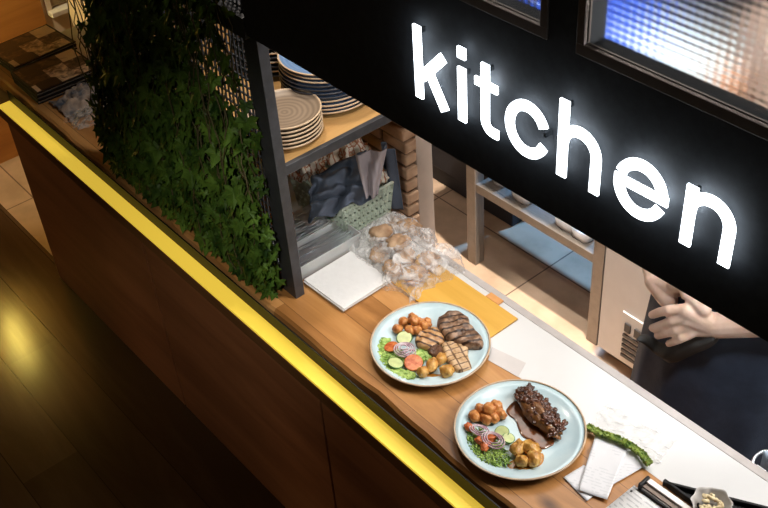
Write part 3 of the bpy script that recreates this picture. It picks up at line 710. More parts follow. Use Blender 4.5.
def lettuce(name, pts, label, seed, w=.012, hgt=.012, mt='lettuce', origin_z=PZ, frill=1.0):
    """frilly leaf strip following points"""
    s = MB(); k = len(pts); n = 70
    def sp(t):
        f_ = t * (k - 1); i = min(k - 2, int(f_)); return Vector(pts[i]).lerp(Vector(pts[i + 1]), f_ - i)
    for lay in range(5):
        def fn(u, v):
            p = sp(u); q = sp(min(1, u + .01)); d = (q - p); d.z = 0
            if d.length < 1e-6: d = p - sp(u - .01)
            d.normalize(); nn = Vector((-d.y, d.x, 0)); o = (v - .5) * 2 * w
            ph = seed * 7 + lay * 5
            fz = (.25 + .75 * abs(v - .5) * 2) * frill
            zz = origin_z + hgt * (.35 + .12 * lay) + hgt * .8 * fz * nz(u * 34 + ph, v * 4) + hgt * .3 * nz(u * 90, v * 9, ph)
            return Vector((p.x + nn.x * o + w * .55 * nz(u * 40, ph + v * 3) + w * .3 * nz(lay * 4.1, u * 9), p.y + nn.y * o + w * .55 * nz(u * 44, ph + 9 + v * 3), max(origin_z + .0006, zz)))
        s.grid(fn, n, 6)
    return one(name, s, M[mt], label, 'lettuce', None, smooth=False, solid=.0006)
lettuce('lettuce_leaf', [z1(130, 240), z1(115, 290), z1(125, 345), z1(160, 385), z1(200, 420), z1(240, 435), z1(265, 415)], 'frilly green lettuce along the left rim of the grill plate', 1, .012, .009)
lettuce('lettuce_leaf', [z1(150, 300), z1(200, 340), z1(260, 350), z1(320, 320), z1(335, 310)], 'green lettuce bed under the onion rings on the grill plate', 2, .017, .007)
def disc(name, c, r, th, z, tilt, mt, label, cat, group=None, skin=None, rz=0, half=False):
    e = empty(name, (c.x, c.y, z), label, cat, 0, group); e.rotation_euler = (tilt[0], tilt[1], rz)
    n = 28; a = PI if half else 2 * PI
    pts = [(r * math.cos(a * i / n), r * math.sin(a * i / n)) for i in range(n + (1 if half else 0))]
    MB().prism(pts, 0, th).build('flesh', M[mt], e, bevel=.0004)
    if skin:
        s = MB(); s.tube([Vector((x, y, th / 2)) for x, y in pts], th * .52, 6, closed=not half); s.build('rind', M[skin], e, smooth=True)
    return e
TS = PZ + .009
disc('cucumber_slice', z1(225, 240), .017, .0035, TS - .003, (.25, .1), 'cucumber', 'cucumber slice under the dumplings, upper of two on the grill plate', 'cucumber', 'cucumber slices on the mixed grill plate', 'cucumber_skin', .3)
disc('cucumber_slice', z1(180, 372), .017, .0035, TS - .001, (-.2, .15), 'cucumber', 'cucumber slice near the front rim of the grill plate', 'cucumber', 'cucumber slices on the mixed grill plate', 'cucumber_skin', .3)
disc('tomato_slice', z1(272, 372), .0195, .004, TS + .001, (.15, .2), 'tomato', 'tomato slice beside the potatoes on the grill plate', 'tomato', 'tomato slices on the mixed grill plate', 'tomato')
disc('tomato_slice', z1(160, 290), .015, .004, TS, (.1, -.2), 'tomato', 'tomato slice at the left of the onion rings', 'tomato', 'tomato slices on the mixed grill plate', 'tomato')
def rings(name, c, radii, z, label, sq=1.0, rot=0, group=None):
    s = MB()
    for i, rr in enumerate(radii):
        s.tube([Vector((c.x, c.y, z + .002 * i + .0015 * math.sin(a * 2 + i))) + Matrix.Rotation(rot, 3, 'Z') @ Vector((rr * math.cos(a), rr * sq * math.sin(a), 0)) for a in [2 * PI * q / 28 for q in range(28)]], .00135, 6, closed=True, flat=1.5)
    return one(name, s, M['onion'], label, 'onion', group)
rings('onion_rings', z1(225, 310), (.0235, .0185, .0135, .008), TS + .006, 'red onion rings piled on the grill plate salad', .95, .3)
rings('onion_rings', z1(250, 330), (.015, .011), TS + .007, 'loose onion ring overlapping the tomato slice', .7, .8)

# --- plate two
s = MB(); A = z2(335, 95); Bp = z2(500, 275); d = (Bp - A); ang = math.atan2(d.y, d.x)
s.blob(((A.x + Bp.x) / 2, (A.y + Bp.y) / 2, PZ + .012), (d.length / 2 + .006,   .0275, .0185), .18, 2.2, 5, 36, 20, Matrix.Rotation(ang, 3, 'Z'), flatbot=PZ)
fil = one('glazed_fillet', s, M['eggplant'], 'long dark brown fillet covered in caramelised onions', 'meat')
s = MB()
for i in range(200):
    t = random.random(); o = random.gauss(.2, .45); p = A.lerp(Bp, t); nn = Vector((-d.y, d.x, 0)).normalized()
    hh = PZ + .012 + .0165 * math.sqrt(max(0, 1 - (o * .9) ** 2)) * math.sqrt(max(.2, 1 - (2 * t - 1) ** 4))
    q = p + nn * o * .026
    s.blob((q.x, q.y, min(hh, PZ + .031)), (random.uniform(.004, .009), random.uniform(.003, .006), random.uniform(.002, .005)), .5, 2, i, 8, 6, Matrix.Rotation(random.uniform(0, PI), 3, 'Z'))
s.v = [v - fil.location for v in s.v]; s.build('onion_topping', M['onion_dark'], fil, smooth=True)
s = MB(); patty(s, [z2(a, c, .01) for a, c in ((285, 165), (330, 130), (400, 170), (450, 220), (480, 300), (455, 325), (425, 330), (395, 300), (345, 275), (322, 215), (292, 190))], PZ, .0018, 7, dome=.1)
one('gravy', s, M['sauce'], 'dark brown gravy pool along the left side of the fillet', 'sauce')
GD = 'tomato coated dumplings beside the glazed fillet'
for i, (a, c, zz, lb) in enumerate([(145, 195, 0, 'leftmost dumpling on the fillet plate'), (172, 165, 0, 'dumpling second from the left on the fillet plate'), (195, 205, 0, 'red dumpling at the front of the fillet plate cluster'), (210, 160, 0, 'dumpling at the back of the fillet plate cluster'), (238, 150, 0, 'dumpling nearest the gravy, at the back'), (255, 185, 0, 'dumpling nearest the gravy, at the front'), (225, 200, 0, 'dumpling above the cucumber on the fillet plate'), (205, 180, .011, 'dumpling on top of the fillet plate cluster')]):
    lump('dumpling', z2(a, c), (.0150, .0120, .0105), M['gnocchi'], lb, 'dumpling', GD, i + 40, .25, z=PZ + zz)
# shredded lettuce: many small shreds in one bed
s = MB(); poly = [(105, 240), (120, 330), (170, 380), (240, 405), (300, 400), (290, 340), (240, 300), (180, 245)]
import itertools
def inside(x, y, P):
    r_ = False
    for i in range(len(P)):
        (xa, ya), (xb, yb) = P[i], P[i - 1]
        if (ya > y) != (yb > y) and x < (xb - xa) * (y - ya) / (yb - ya) + xa: r_ = not r_
    return r_
c_ = 0
while c_ < 520:
    a, c = random.uniform(95, 305), random.uniform(235, 415)
    if not inside(a, c, poly): continue
    c_ += 1; p = z2(a, c, .014); an = random.uniform(0, PI); l = random.uniform(.003, .007); zz = PZ + random.uniform(.001, .0075)
    dd = Vector((math.cos(an), math.sin(an), random.uniform(-.2, .2))) * l
    pp = Vector((p.x, p.y, zz))
    s.tube([pp - dd, pp + Vector((0, 0, .002)), pp + dd], [.0008, .0013, .0007], 4, flat=.5)
tag(one('shredded_lettuce', s, pm('shredded_green', (.15, .36, .03), .5, vary=.3, scale=90, c2=(.50, .66, .16)), 'bed of shredded green lettuce on the fillet plate', 'lettuce'), kind='stuff')
rings('onion_rings', z2(167, 262), (.0215, .0165, .0115), PZ + .015, 'upper red onion rings on the fillet plate', .62, .35)
rings('onion_rings', z2(225, 304), (.026, .0205, .015), PZ + .016, 'larger lower red onion rings on the fillet plate', .72, .1)
for i, (a, c, lb) in enumerate([(170, 300, 'leftmost tomato chunk under the onion rings of the fillet plate'), (215, 290, 'tomato chunk inside the larger onion ring'), (190, 325, 'tomato chunk near the front of the shredded lettuce'), (125, 245, 'tomato chunk at the rim above the shredded lettuce')]):
    lump('tomato_chunk', z2(a, c), (.013, .009, .006), M['tomato'], lb, 'tomato', 'tomato chunks on the fillet plate', i + 70, .4, z=PZ + .006, rot=i)
disc('cucumber_slice', z2(262, 262), .014, .003, PZ + .008, (.2, .1), 'cucumber', 'cucumber slice nearest the gravy on the fillet plate', 'cucumber', 'cucumber slices on the fillet plate', 'cucumber_skin')
disc('cucumber_slice', z2(290, 285), .012, .003, PZ + .006, (-.1, .2), 'cucumber', 'cucumber slice beside the potatoes on the fillet plate', 'cucumber', 'cucumber slices on the fillet plate', 'cucumber_skin')
GQ = 'sauced potato pieces on the fillet plate'
for i, (a, c, rx, ry, ro, lb) in enumerate([(330, 335, .016, .0105, -1.2, 'upright sauced potato beside the onion ring'), (385, 335, .016, .013, .3, 'yellow potato nearest the gravy'), (398, 378, .014, .011, -.6, 'potato piece closest to the plate front'), (345, 390, .011, .009, .4, 'smallest potato piece sitting in amber sauce')]):
    lump('sauced_potato', z2(a, c), (rx * 1.3, ry * 1.3, .014), M['potato'], lb, 'potato', GQ, i + 60, .3, rot=ro)
s = MB(); patty(s, [z2(a, c, .009) for a, c in ((288, 425), (300, 385), (420, 350), (436, 385), (405, 432), (350, 440), (310, 435))], PZ - .0005, .0018, 14, dome=.1)
one('potato_sauce', s, M['sauce_y'], 'amber sauce pool under the potatoes on the fillet plate', 'sauce')

# ------------------------------------------------------------------ yellow board, papers, kale
yb = empty('cutting_board', (-1.44, 1.28, .0005), 'flat yellow cutting board behind the mixed grill plate', 'cutting board')
MB().box(-.165, .172, -.066, .063, 0, .005).build('board', M['yboard'], yb, bevel=.001)
MB().box(.062, .106, .0635, .084, 0.0, .0045).build('tab', M['clip_orange'], yb, bevel=.002)
ps = MB(); q = [(at(492, 347, z=.001)), at(526, 363, z=.001), at(518, 377, z=.001), at(488, 360, z=.001)]
ps.prism([(p.x, p.y) for p in q], .0005, .0012); one('paper_scrap', ps, M['pinkpaper'], 'pale grey paper scrap on the seam between the two plates', 'paper', smooth=False)
def z3(a, c, z=.001): return at(560 + a / 5.77, 420 + c / 5.77, z=z)
def sheet(name, quad, z, mt, label, cat='paper', curl=.004, group=None):
    q = [z3(a, c, z) for a, c in quad]; s = MB()
    c0 = sum(q, Vector()) / 4
    ang = math.atan2(q[1].y - q[0].y, q[1].x - q[0].x); Rm = Matrix.Rotation(-ang, 3, 'Z')
    def fn(u, v):
        p = (q[0].lerp(q[1], u)).lerp(q[3].lerp(q[2], u), v); zz = z + curl * max(0, (abs(u - .5) * 2) ** 2 - .3) * .8 + .0008 * (nz(u * 3, v * 3) + .5)
        return Rm @ (Vector((p.x, p.y, 0)) - Vector((c0.x, c0.y, 0))) + Vector((0, 0, zz - z))
    s.grid(fn, 14, 14); o = s.build(name, M[mt], None, smooth=True, solid=.0003); o.location = (c0.x, c0.y, z); o.rotation_euler = (0, 0, ang)
    return tag(o, label, cat, group)
sheet('receipt', [(135, 262), (330, 330), (155, 470), (20, 332)], .0022, 'paper', 'small white printed receipt closest to the fillet plate', group='loose printed receipts', curl=.001)
sheet('receipt', [(345, 170), (430, 180), (482, 272), (300, 376)], .0040, 'paper', 'white receipt under the kale with dense print, on the right of the pile', group='loose printed receipts', curl=.001)
sheet('receipt', [(205, 90), (398, 148), (272, 462), (105, 405)], .0062, 'paper', 'largest white receipt lying on top of the other receipts', group='loose printed receipts', curl=.002)
kp = [at(586, 430, z=.004), at(601, 437, z=.004), at(616, 442, z=.004), at(630, 449, z=.004), at(641, 457, z=.004), at(649, 468, z=.004)]
k_ = lettuce('kale_strip', kp, 'narrow strip of curly green kale between the receipts and white worktop', 5, .0075, .011, 'kale', .009)
k_['category'] = 'kale'
# thin tissue lying on the worktop behind the kale
def crumple(name, cx, cy, w, hgt, z0, amp, fr, mt, label, cat, seed, solid=.0004, rot=0, n=46, dome=0.0, smooth=True):
    s = MB()
    def fn(u, v):
        a, c = (u - .5), (v - .5); ed = min(1, 6 * min(u, 1 - u, v, 1 - v))
        rid = 1 - abs(noise.fractal(Vector((u * fr, v * fr, seed)), .9, 2, 4)) * 1.6
        zz = amp * max(0, rid) * (.35 + .65 * ed) + dome * max(0, 1 - (2 * a) ** 2 - (2 * c) ** 2)
        p = Vector((a * w * (1 + .12 * nz(v * 5, seed)), c * hgt * (1 + .12 * nz(u * 5, seed + 4)), 0)); p.x += .012 * nz(v * 7, u * 7, seed); p.y += .012 * nz(u * 7, v * 7, seed + 2)
        p = Matrix.Rotation(rot, 3, 'Z') @ p
        return Vector((p.x, p.y, max(0, zz)))
    s.grid(fn, n, n); o = s.build(name, M[mt], None, smooth=smooth, solid=solid); o.location = (cx, cy, z0)
    return tag(o, label, cat)
c = at(632, 434, z=.0); crumple('tissue_sheet', c.x, c.y, .16, .085, .0012, .006, 3, 'tissue', 'thin crumpled clear wrap lying on the worktop behind the kale', 'wrap', 3, rot=.2)

# ------------------------------------------------------------------ ticket rail, tray and bowl
tr = empty('ticket_rail', (-.763, 1.182, .0005), 'silver ticket rail with brown groove and black end at the counter edge', 'rail', rz=.02)
MB().box(0.004, .62, -.02, -.0035, 0.001, .016).box(.004, .62, -.0205, -.019, .012, .0185).build('groove', M['alu_groove'], tr, bevel=.001)
MB().box(.004, .62, -.0033, .0165, 0.001, .024).box(.004, .62, -.0245, -.0207, .0068, .014).build('body', M['alu'], tr, bevel=.0025)
MB().box(-.004, .0038, -.028, .019, 0, .026).build('end_cap', M['black_plastic'], tr, bevel=.003)
MB().box(.004, .62, -.0285, -.0247, 0.0065, .0115).build('lip', M['black_plastic'], tr)
tr.scale = (1, .66, .66)
s = MB(); Rm = Matrix.Rotation(.02, 3, 'Z')
def tk(u, v): return Vector((u * .34, -v * .12, .0009 + .004 * v * v * 0))
s.grid(tk, 10, 6); o = s.build('ticket', M['menu_paper'], None, smooth=True, solid=.0003); o.location = (-.776, 1.166, .0006); o.rotation_euler = (0, 0, -.02)
tag(o, 'white printed ticket sheet held in front of the silver ticket rail', 'paper')
# small dark pin on the ticket
s = MB(); s.lathe([(0, 0), (.0022, 0), (.0022, .001), (0, .0016)], 10, (-.770, 1.150, .0026)); one('map_pin', s, M['black_plastic'], 'tiny black tack on the corner of the ticket sheet', 'tack')
bt = empty('black_tray', (-.739, 1.207, .0012), 'black serving tray on the white worktop holding a food cup', 'tray')
dx, dy = .175, .095; tp = [(0, 0), (.5, 0), (.5, .128), (.236, .128)]
s = MB(); s.prism(tp, 0, .004)
def rim(pts, w, z0, z1_):
    k = len(pts); c = Vector((sum(p[0] for p in pts) / k, sum(p[1] for p in pts) / k))
    for i in range(k):
        a, bb = Vector(pts[i]), Vector(pts[(i + 1) % k]); d_ = (bb - a).normalized(); nn = Vector((-d_.y, d_.x)) * w
        s.prism([a, bb, bb + nn, a + nn], z0, z1_)
rim(tp, .006, .004, .016)
s.build('tray_body', M['black_plastic'], bt, bevel=.0015)
c = at(711, 507, z=.03)
bo = empty('food_cup', (c.x, c.y, .0055), 'small white paper cup of salad standing in the black tray', 'cup')
s = MB(); n_ = 40
def cupf(u, v): 
    a = u * 2 * PI; r_ = .024 + .014 * v + .0016 * math.sin(a * 9) * v; return Vector((r_ * math.cos(a), r_ * math.sin(a), .038 * v + .003 * v * math.sin(a * 5)))
s.grid(cupf, 72, 6); s.lathe([(0, 0), (.020, 0), (.020, .001), (0, .001)], 32)
s.build('paper_case', M['white'], bo, smooth=True, solid=.0006)
s = MB()
for i in range(40):
    a = random.uniform(0, 2 * PI); r_ = .024 * math.sqrt(random.random()); s.blob((r_ * math.cos(a), r_ * math.sin(a), .029 + random.uniform(0, .005)), (.006, .0035, .003), .4, 2, i, 8, 6, Matrix.Rotation(a * 3, 3, 'Z'))
s.build('filling', M['food'], bo, smooth=True)
# towel ring with pale blue towel on the kitchen side of the counter
TRX = at(764, 480, y=1.415).x
tr2 = empty('towel_ring', (TRX, 1.384, -.028), 'steel ring fixed to the kitchen edge of the white worktop', 'ring')
s = MB(); s.tube([Vector((.028 * math.cos(a), .0285 + .028 * math.sin(a), .012 + .010 * math.sin(a))) for a in [2 * PI * q / 36 for q in range(36)]], .0035, 8, closed=True); s.build('ring', M['stainless'], tr2, smooth=True)
boxo('mount', (-.01, .01, -.001, .006, .0, .022), M['stainless'], tr2, .001)
s = MB()
def tw(u, v):
    x = (u - .5) * .05; 
    if v < .5: return Vector((x, .070 + .005 * nz(u * 9, v * 2) - .012 * 0, -.30 * (1 - v * 2)))
    return Vector((x, .042 + .005 * nz(u * 9, v * 2), -.30 * (v * 2 - 1)))
s.grid(tw, 14, 30); o = s.build('hand_towel', pm('pale_blue_towel', (.45, .55, .66), .9), None, smooth=True, solid=.002); o.location = (TRX + .004, 1.384, -.004)
tag(o, 'pale blue towel hanging through the steel ring', 'towel')

# ------------------------------------------------------------------ napkins, cutlery trays
nk = [((-1.655, 1.135), .01)]
a0 = .02
for i in range(9):
    a = a0 + random.uniform(-.02, .02); dxn, dyn = random.uniform(-.002, .002), random.uniform(-.002, .002)
    s = MB(); s.box(-.0765, .0765, -.0765, .0765, 0, .00125)
    o = s.build('napkin', M['napkin'] if i > 1 else M['kraft'], None, bevel=.0004); o.location = (-1.652 + dxn, 1.137 + dyn, .0006 + i * .0014); o.rotation_euler = (0, 0, a)
    tag(o, 'topmost white square napkin of the stack beside the cutlery' if i == 8 else ('white paper napkin inside the stack beside the cutlery' if i > 1 else 'brown kraft napkin at the bottom of the stack'), 'napkin', 'square napkins stacked beside the cutlery trays')
def cutlery_tray(cx, cy, label, rz=0, L=.222):
    e = empty('cutlery_tray', (cx, cy, .0005), label, 'tray', rz=rz)
    s = MB(); W, H, t_ = .088, .047, .0025
    def fr(v, k): return (W / 2 - k) 
    vs = []; w0, l0 = W / 2 - .006, L / 2 - .006
    outer = [(-w0, -l0, 0), (w0, -l0, 0), (w0, l0, 0), (-w0, l0, 0), (-W / 2, -L / 2, H), (W / 2, -L / 2, H), (W / 2, L / 2, H), (-W / 2, L / 2, H)]
    w1, l1 = w0 - t_, l0 - t_; w2, l2 = W / 2 - t_, L / 2 - t_
    inner = [(-w1, -l1, t_), (w1, -l1, t_), (w1, l1, t_), (-w1, l1, t_), (-w2, -l2, H), (w2, -l2, H), (w2, l2, H), (-w2, l2, H)]
    s.add(outer + inner, [(3, 2, 1, 0), (0, 1, 5, 4), (1, 2, 6, 5), (2, 3, 7, 6), (3, 0, 4, 7), (8, 9, 10, 11), (8, 12, 13, 9), (9, 13, 14, 10), (10, 14, 15, 11), (11, 15, 12, 8), (4, 5, 13, 12), (5, 6, 14, 13), (6, 7, 15, 14), (7, 4, 12, 15)])
    s.build('tray_body', M['tray_white'], e, bevel=.001); return e
cutlery_tray(-1.776, 1.142, 'cream plastic cutlery tray next to the napkins')
cutlery_tray(-1.869, 1.134, 'cream plastic cutlery tray in front of the basket, with the taller pile', L=.19)
def knife():
    s = MB(); s.add([(-.003, -.09, 0), (.003, -.09, 0), (.0045, -.02, 0), (.0035, -.0, 0), (.0075, .02, 0), (.0075, .08, 0), (.001, .105, 0), (-.0035, .0, 0), (-.0045, -.02, 0)], [(0, 1, 2, 3, 4, 5, 6, 7, 8)])
    me = s.build('table_knife', M['stainless'], None, solid=.0022); return me
def fork():
    s = MB(); s.box(-.0028, .0028, -.088, .03, -.001, .001); s.box(-.009, .009, .03, .055, -.0009, .0009)
    for k in range(4): s.box(-.009 + k * .005, -.0062 + k * .005, .055, .088, -.0008, .0008)
    return s.build('table_fork', M['stainless'], None, bevel=.0006)
kn, fk = knife(), fork(); first = {kn.name: True, fk.name: True}
def place_cut(src, x, y, z, rz, rx, label, grp):
    o = src if src.users_collection and 'label' not in src else src.copy()
    if o is not src: col.objects.link(o)
    o.location = (x, y, z); o.rotation_euler = (rx, 0, rz); tag(o, label, 'knife' if src is kn else 'fork', grp)
for i in range(30):
    place_cut(kn, -1.776 + (i % 6 - 2.5) * .0105 + random.uniform(-.002, .002), 1.142 + random.uniform(-.004, .004), .0072 + (i // 6) * .0066 + random.uniform(0, .0008), random.uniform(-.04, .04), .012, 'steel table knife lying in the tray next to the napkins', 'knives in the tray next to the napkins')
for i in range(36):
    lay = i // 5
    place_cut(fk, -1.867 + (i % 5 - 2) * .013 + random.uniform(-.003, .003), 1.134 + random.uniform(-.003, .003), .0072 + lay * .0085 + random.uniform(0, .002), random.uniform(-.09, .09) * (1 if lay < 4 else 2.2), random.uniform(-.02, .02), 'steel fork in the high pile in front of the basket', 'forks piled in the tray in front of the basket')

# ------------------------------------------------------------------ basket with cloths
bk = empty('woven_basket', (-1.89, 1.318, .0006), 'sage green woven plastic basket filled with cloths behind the cutlery', 'basket')
# weave: tapered box of interlaced bands
s = MB(); W0, L0, H0 = .10, .075, .105
def bp(side, u, z):
    k = 1 + .12 * z / H0; w, l = W0 * k, L0 * k
    return {0: Vector((w, -l + 2 * l * u, z)), 1: Vector((w - 2 * w * u, l, z)), 2: Vector((-w, l - 2 * l * u, z)), 3: Vector((-w + 2 * w * u, -l, z))}[side]
nr = [Vector((1, 0, 0)), Vector((0, 1, 0)), Vector((-1, 0, 0)), Vector((0, -1, 0))]
cols_, rows_ = 11, 7
for sd in range(4):
    for r_ in range(rows_):
        for c_i in range(cols_ * 2):
            z = .004 + r_ * (H0 - .01) / rows_ + .0018; hh = .0112
            u0, u1 = c_i / (cols_ * 2), (c_i + 1) / (cols_ * 2)
            o0 = .0026 * (1 if (c_i + r_) % 2 else -1) * (1 if True else 0); o1 = -o0
            P = [bp(sd, u0, z) + nr[sd] * o0, bp(sd, u1, z) + nr[sd] * o1, bp(sd, u1, z + hh) + nr[sd] * o1, bp(sd, u0, z + hh) + nr[sd] * o0]
            s.add(P + [p + nr[sd] * .0012 for p in P], [(0, 1, 2, 3), (7, 6, 5, 4), (0, 4, 5, 1), (1, 5, 6, 2), (2, 6, 7, 3), (3, 7, 4, 0)])
    for c_i in range(cols_ + 1):
        u = c_i / cols_; P = [bp(sd, u, 0), bp(sd, u, H0)]; s.tube(P, .0028, 4)
s.box(-W0, W0, -L0, L0, 0, .002)
s.build('weave', M['basket'], bk)
s = MB(); k = 1.12
s.tube([(W0 * k, -L0 * k, H0), (W0 * k, L0 * k, H0), (-W0 * k, L0 * k, H0), (-W0 * k, -L0 * k, H0)], .005, 6, closed=True); s.build('rim', M['basket'], bk, smooth=False)
# checked towels in the basket
def bundle(name, c, r, mt, label, cat, seed, amp=.35, rz=0):
    s = MB(); s.blob((0, 0, 0), r, amp, 2.2, seed, 44, 26, Matrix.Rotation(rz, 3, 'Z')); o = s.build(name, M[mt], None, smooth=True); o.location = c; return tag(o, label, cat)
bundle('checked_towel', (-1.955, 1.255, .165), (.07, .045, .05), 'check', 'cream and rust checked towel behind the navy cloth, under the shelf', 'towel', 2, .5)
bundle('checked_towel', (-1.93, 1.375, .14), (.05, .055, .06), 'check', 'checked towel at the back of the basket beside the brick wall', 'towel', 5, .5)
bundle('rolled_towel', (-1.80, 1.375, .125), (.018, .030, .022), 'check', 'small rolled checked towel at the right corner of the basket', 'towel', 9, .3, -.2)
# navy cloth draped over the basket
s = MB()
nTL, nTR, nBR, nBL = at(312, 176, z=.17), at(366, 150, z=.22), at(378, 196, z=.122), at(309, 222, z=.10)
def navy(u, v):
    p = nTL.lerp(nTR, u).lerp(nBL.lerp(nBR, u), v)
    out = Vector((.55, -.35, .75))
    arch = .030 * math.sin(PI * v) ** .8
    f1 = .024 * math.sin(u * 15 + v * 5 + 3 * nz(u * 2.5, v * 2.5)); f2 = .011 * math.sin(v * 19 - u * 9 + 4 * nz(u * 3, v * 3, 7)); f3 = .018 * nz(u * 4, v * 5, 4)
    q = p + out * (arch + f1 * (.3 + .7 * v) + f2 + f3)
    q.y += .012 * nz(v * 6, 2) * (1 if u < .1 or u > .9 else .3); q.z += .012 * nz(u * 7, 5) * v
    q.z = min(q.z, .335)
    return q
s.grid(navy, 80, 60)
o = one('navy_cloth', s, M['navy'], 'crumpled navy cloth draped over the green basket', 'cloth', solid=.003)
s = MB()
mTL, mTR, mBR, mBL = at(355, 151, z=.245), at(386, 146, z=.24), at(377, 193, z=.125), at(366, 194, z=.13)
def flap(u, v):   # mauve flap standing up at the back right
    p = mTL.lerp(mTR, u).lerp(mBL.lerp(mBR, u), v) + Vector((.018, -.012, .010))
    q = p + Vector((.7, -.6, .2)) * (.010 + .012 * math.sin(u * 10 + v * 2) + .006 * nz(u * 6, v * 5)); q.z = min(q.z, .34); return q
s.grid(flap, 30, 30); one('mauve_cloth', s, M['mauve'], 'grey mauve cloth flap folded over the right end of the navy cloth', 'cloth', solid=.002)
s = MB()
def tail(u, v):
    a = at(388, 147, z=.215).lerp(at(396, 207, z=.01), v); w = .05 + .01 * v
    return a + Vector((.25, 1, 0)).normalized() * 0 + Vector((1, -.1, 0)) * (u - .6) * w + Vector((0, 1, 0)) * (.010 * math.sin(u * 8) - .002)
s.grid(tail, 20, 30); one('navy_cloth_tail', s, M['navy'], 'dark navy cloth end hanging beside the bricks to the worktop', 'cloth', solid=.002)

# ------------------------------------------------------------------ bag of bread pieces
bread = [(-1.72, 1.30, .0), (-1.66, 1.255, 0), (-1.66, 1.32, 0), (-1.60, 1.29, 0), (-1.59, 1.235, 0), (-1.55, 1.32, 0), (-1.63, 1.29, .03), (-1.69, 1.285, .032), (-1.72, 1.355, .0), (-1.66, 1.352, .03), (-1.535, 1.262, 0)]
wh = ['beside the cutlery tray', 'nearest the napkins', 'in the middle of the bag bottom', 'under the right side of the bag', 'at the front edge of the bag', 'nearest the yellow board', 'on top in the middle of the bag', 'on top beside the cutlery tray', 'at the back left beside the bricks', 'on top at the back of the bag', 'peeking out in front of the yellow board']
for i, (x, y, z) in enumerate(bread):
    s = MB(); s.blob((0, 0, 0), (random.uniform(.026, .033), random.uniform(.020, .026), .0185), .3, 1.7, i + 80, 20, 14, Matrix.Rotation(random.uniform(0, PI), 3, 'Z'))
    zmin = min(v.z for v in s.v); o = s.build('bread_roll', M['bread'], None, smooth=True); o.location = (x, y, z + .001 - zmin + (.006 if y < 1.35 and x > -1.63 else 0))
    tag(o, 'brown bread piece ' + wh[i], 'bread', 'bread pieces in the clear bag')
s = MB()
def bag(u, v):
    # flattened dome over the rolls with a loose collar to the upper right
    x = -1.775 + .29 * u; y = 1.205 + .185 * v
    d_ = max(0, 1 - (2 * u - 1) ** 4) * max(0, 1 - (2 * v - 1) ** 4)
    rid = 1 - abs(noise.fractal(Vector((u * 4.5, v * 4, 2)), .9, 2, 4)) * 1.5
    z = .003 + d_ ** .5 * (.052 + .022 * rid + .02 * max(0, u * .9)) * (1 - .45 * (1 - v)) 
    return Vector((x + .02 * nz(v * 5, 3) + .01 * nz(u * 9, v * 9, 5), y + .02 * nz(u * 5, 8) + .01 * nz(u * 9, v * 9, 1) - .02 * (u - .5), z))
s.grid(bag, 70, 60)
one('plastic_bag', s, M['film'], 'crumpled clear plastic bag over bread pieces between the napkins and brick wall', 'bag')
s = MB(); s.blob((0, 0, 0), (.018, .012, .008), .4, 2, 3, 14, 10); o = s.build('tomato_piece', M['gnocchi'], None, smooth=True); p = at(411, 281, z=.012); o.location = (p.x, p.y, .0145)
tag(o, 'orange red tomato piece at the corner of the yellow board', 'tomato')

# ------------------------------------------------------------------ plate stacks on the shelf
def stack(cx, cy, n, r, pitch, z0, topmat, edgemats, labels, grp):
    s = MB(); s.lathe([(0, .004), (r * .6, .004), (r * .8, .0055), (r * .96, .013), (r, .0138), (r * .99, .0115), (r * .82, .003), (r * .6, 0), (0, 0)], 56)
    me = s.build('stoneware_plate', [topmat], None, smooth=True)
    s = MB(); s.lathe([(r * .955, .0125), (r * .975, .0150), (r * 1.004, .0150), (r * 1.006, .0122), (r * .985, .0100)], 56, closed=True)
    ed = s.build('rim', edgemats[0], me, smooth=True)
    for i in range(n):
        if i == 0: o, e2 = me, ed
        else:
            o = me.copy(); col.objects.link(o); e2 = ed.copy(); col.objects.link(e2); e2.parent = o
            e2.material_slots[0].link = 'OBJECT'; e2.material_slots[0].material = edgemats[i % len(edgemats)]
        o.location = (cx + random.uniform(-.0015, .0015), cy + random.uniform(-.0015, .0015), z0 + i * pitch)
        tag(o, labels[0] if i == n - 1 else labels[1], 'plate', grp)
E_ = [M['stone_cream'], M['stone_cream'], M['stone_cream']]
stack(-1.803, 1.119, 6, .086, .0105, .3805, M['stone'], E_, ('taupe ringed plate on top of the near stack beside the post', 'cream edged plate lower in the near stack beside the post'), 'taupe plates in the near stack on the shelf')
stack(-1.868, 1.295, 11, .112, .0105, .3805, M['stone_blue'], [M['stone_cream'], M['stone_cream'], M['stone_cream'], M['stone_cream'], M['stone_dark'], M['stone_dark'], M['stone_dark'], M['stone_dark'], M['stone_cream'], M['stone_cream'], M['stone_cream'], M['stone_cream'], M['stone_cream']], ('blue plate on top of the tall stack at the right of the shelf', 'plate lower in the tall blue topped stack on the shelf'), 'plates in the tall blue topped stack')
stack(-2.10, 1.30, 12, .105, .0125, .3805, M['stone_dark'], [M['stone_dark'], M['stone_cream']], ('top plate of the dark stack at the back left of the shelf', 'dark plate lower in the back left stack of the shelf'), 'plates in the dark stack')

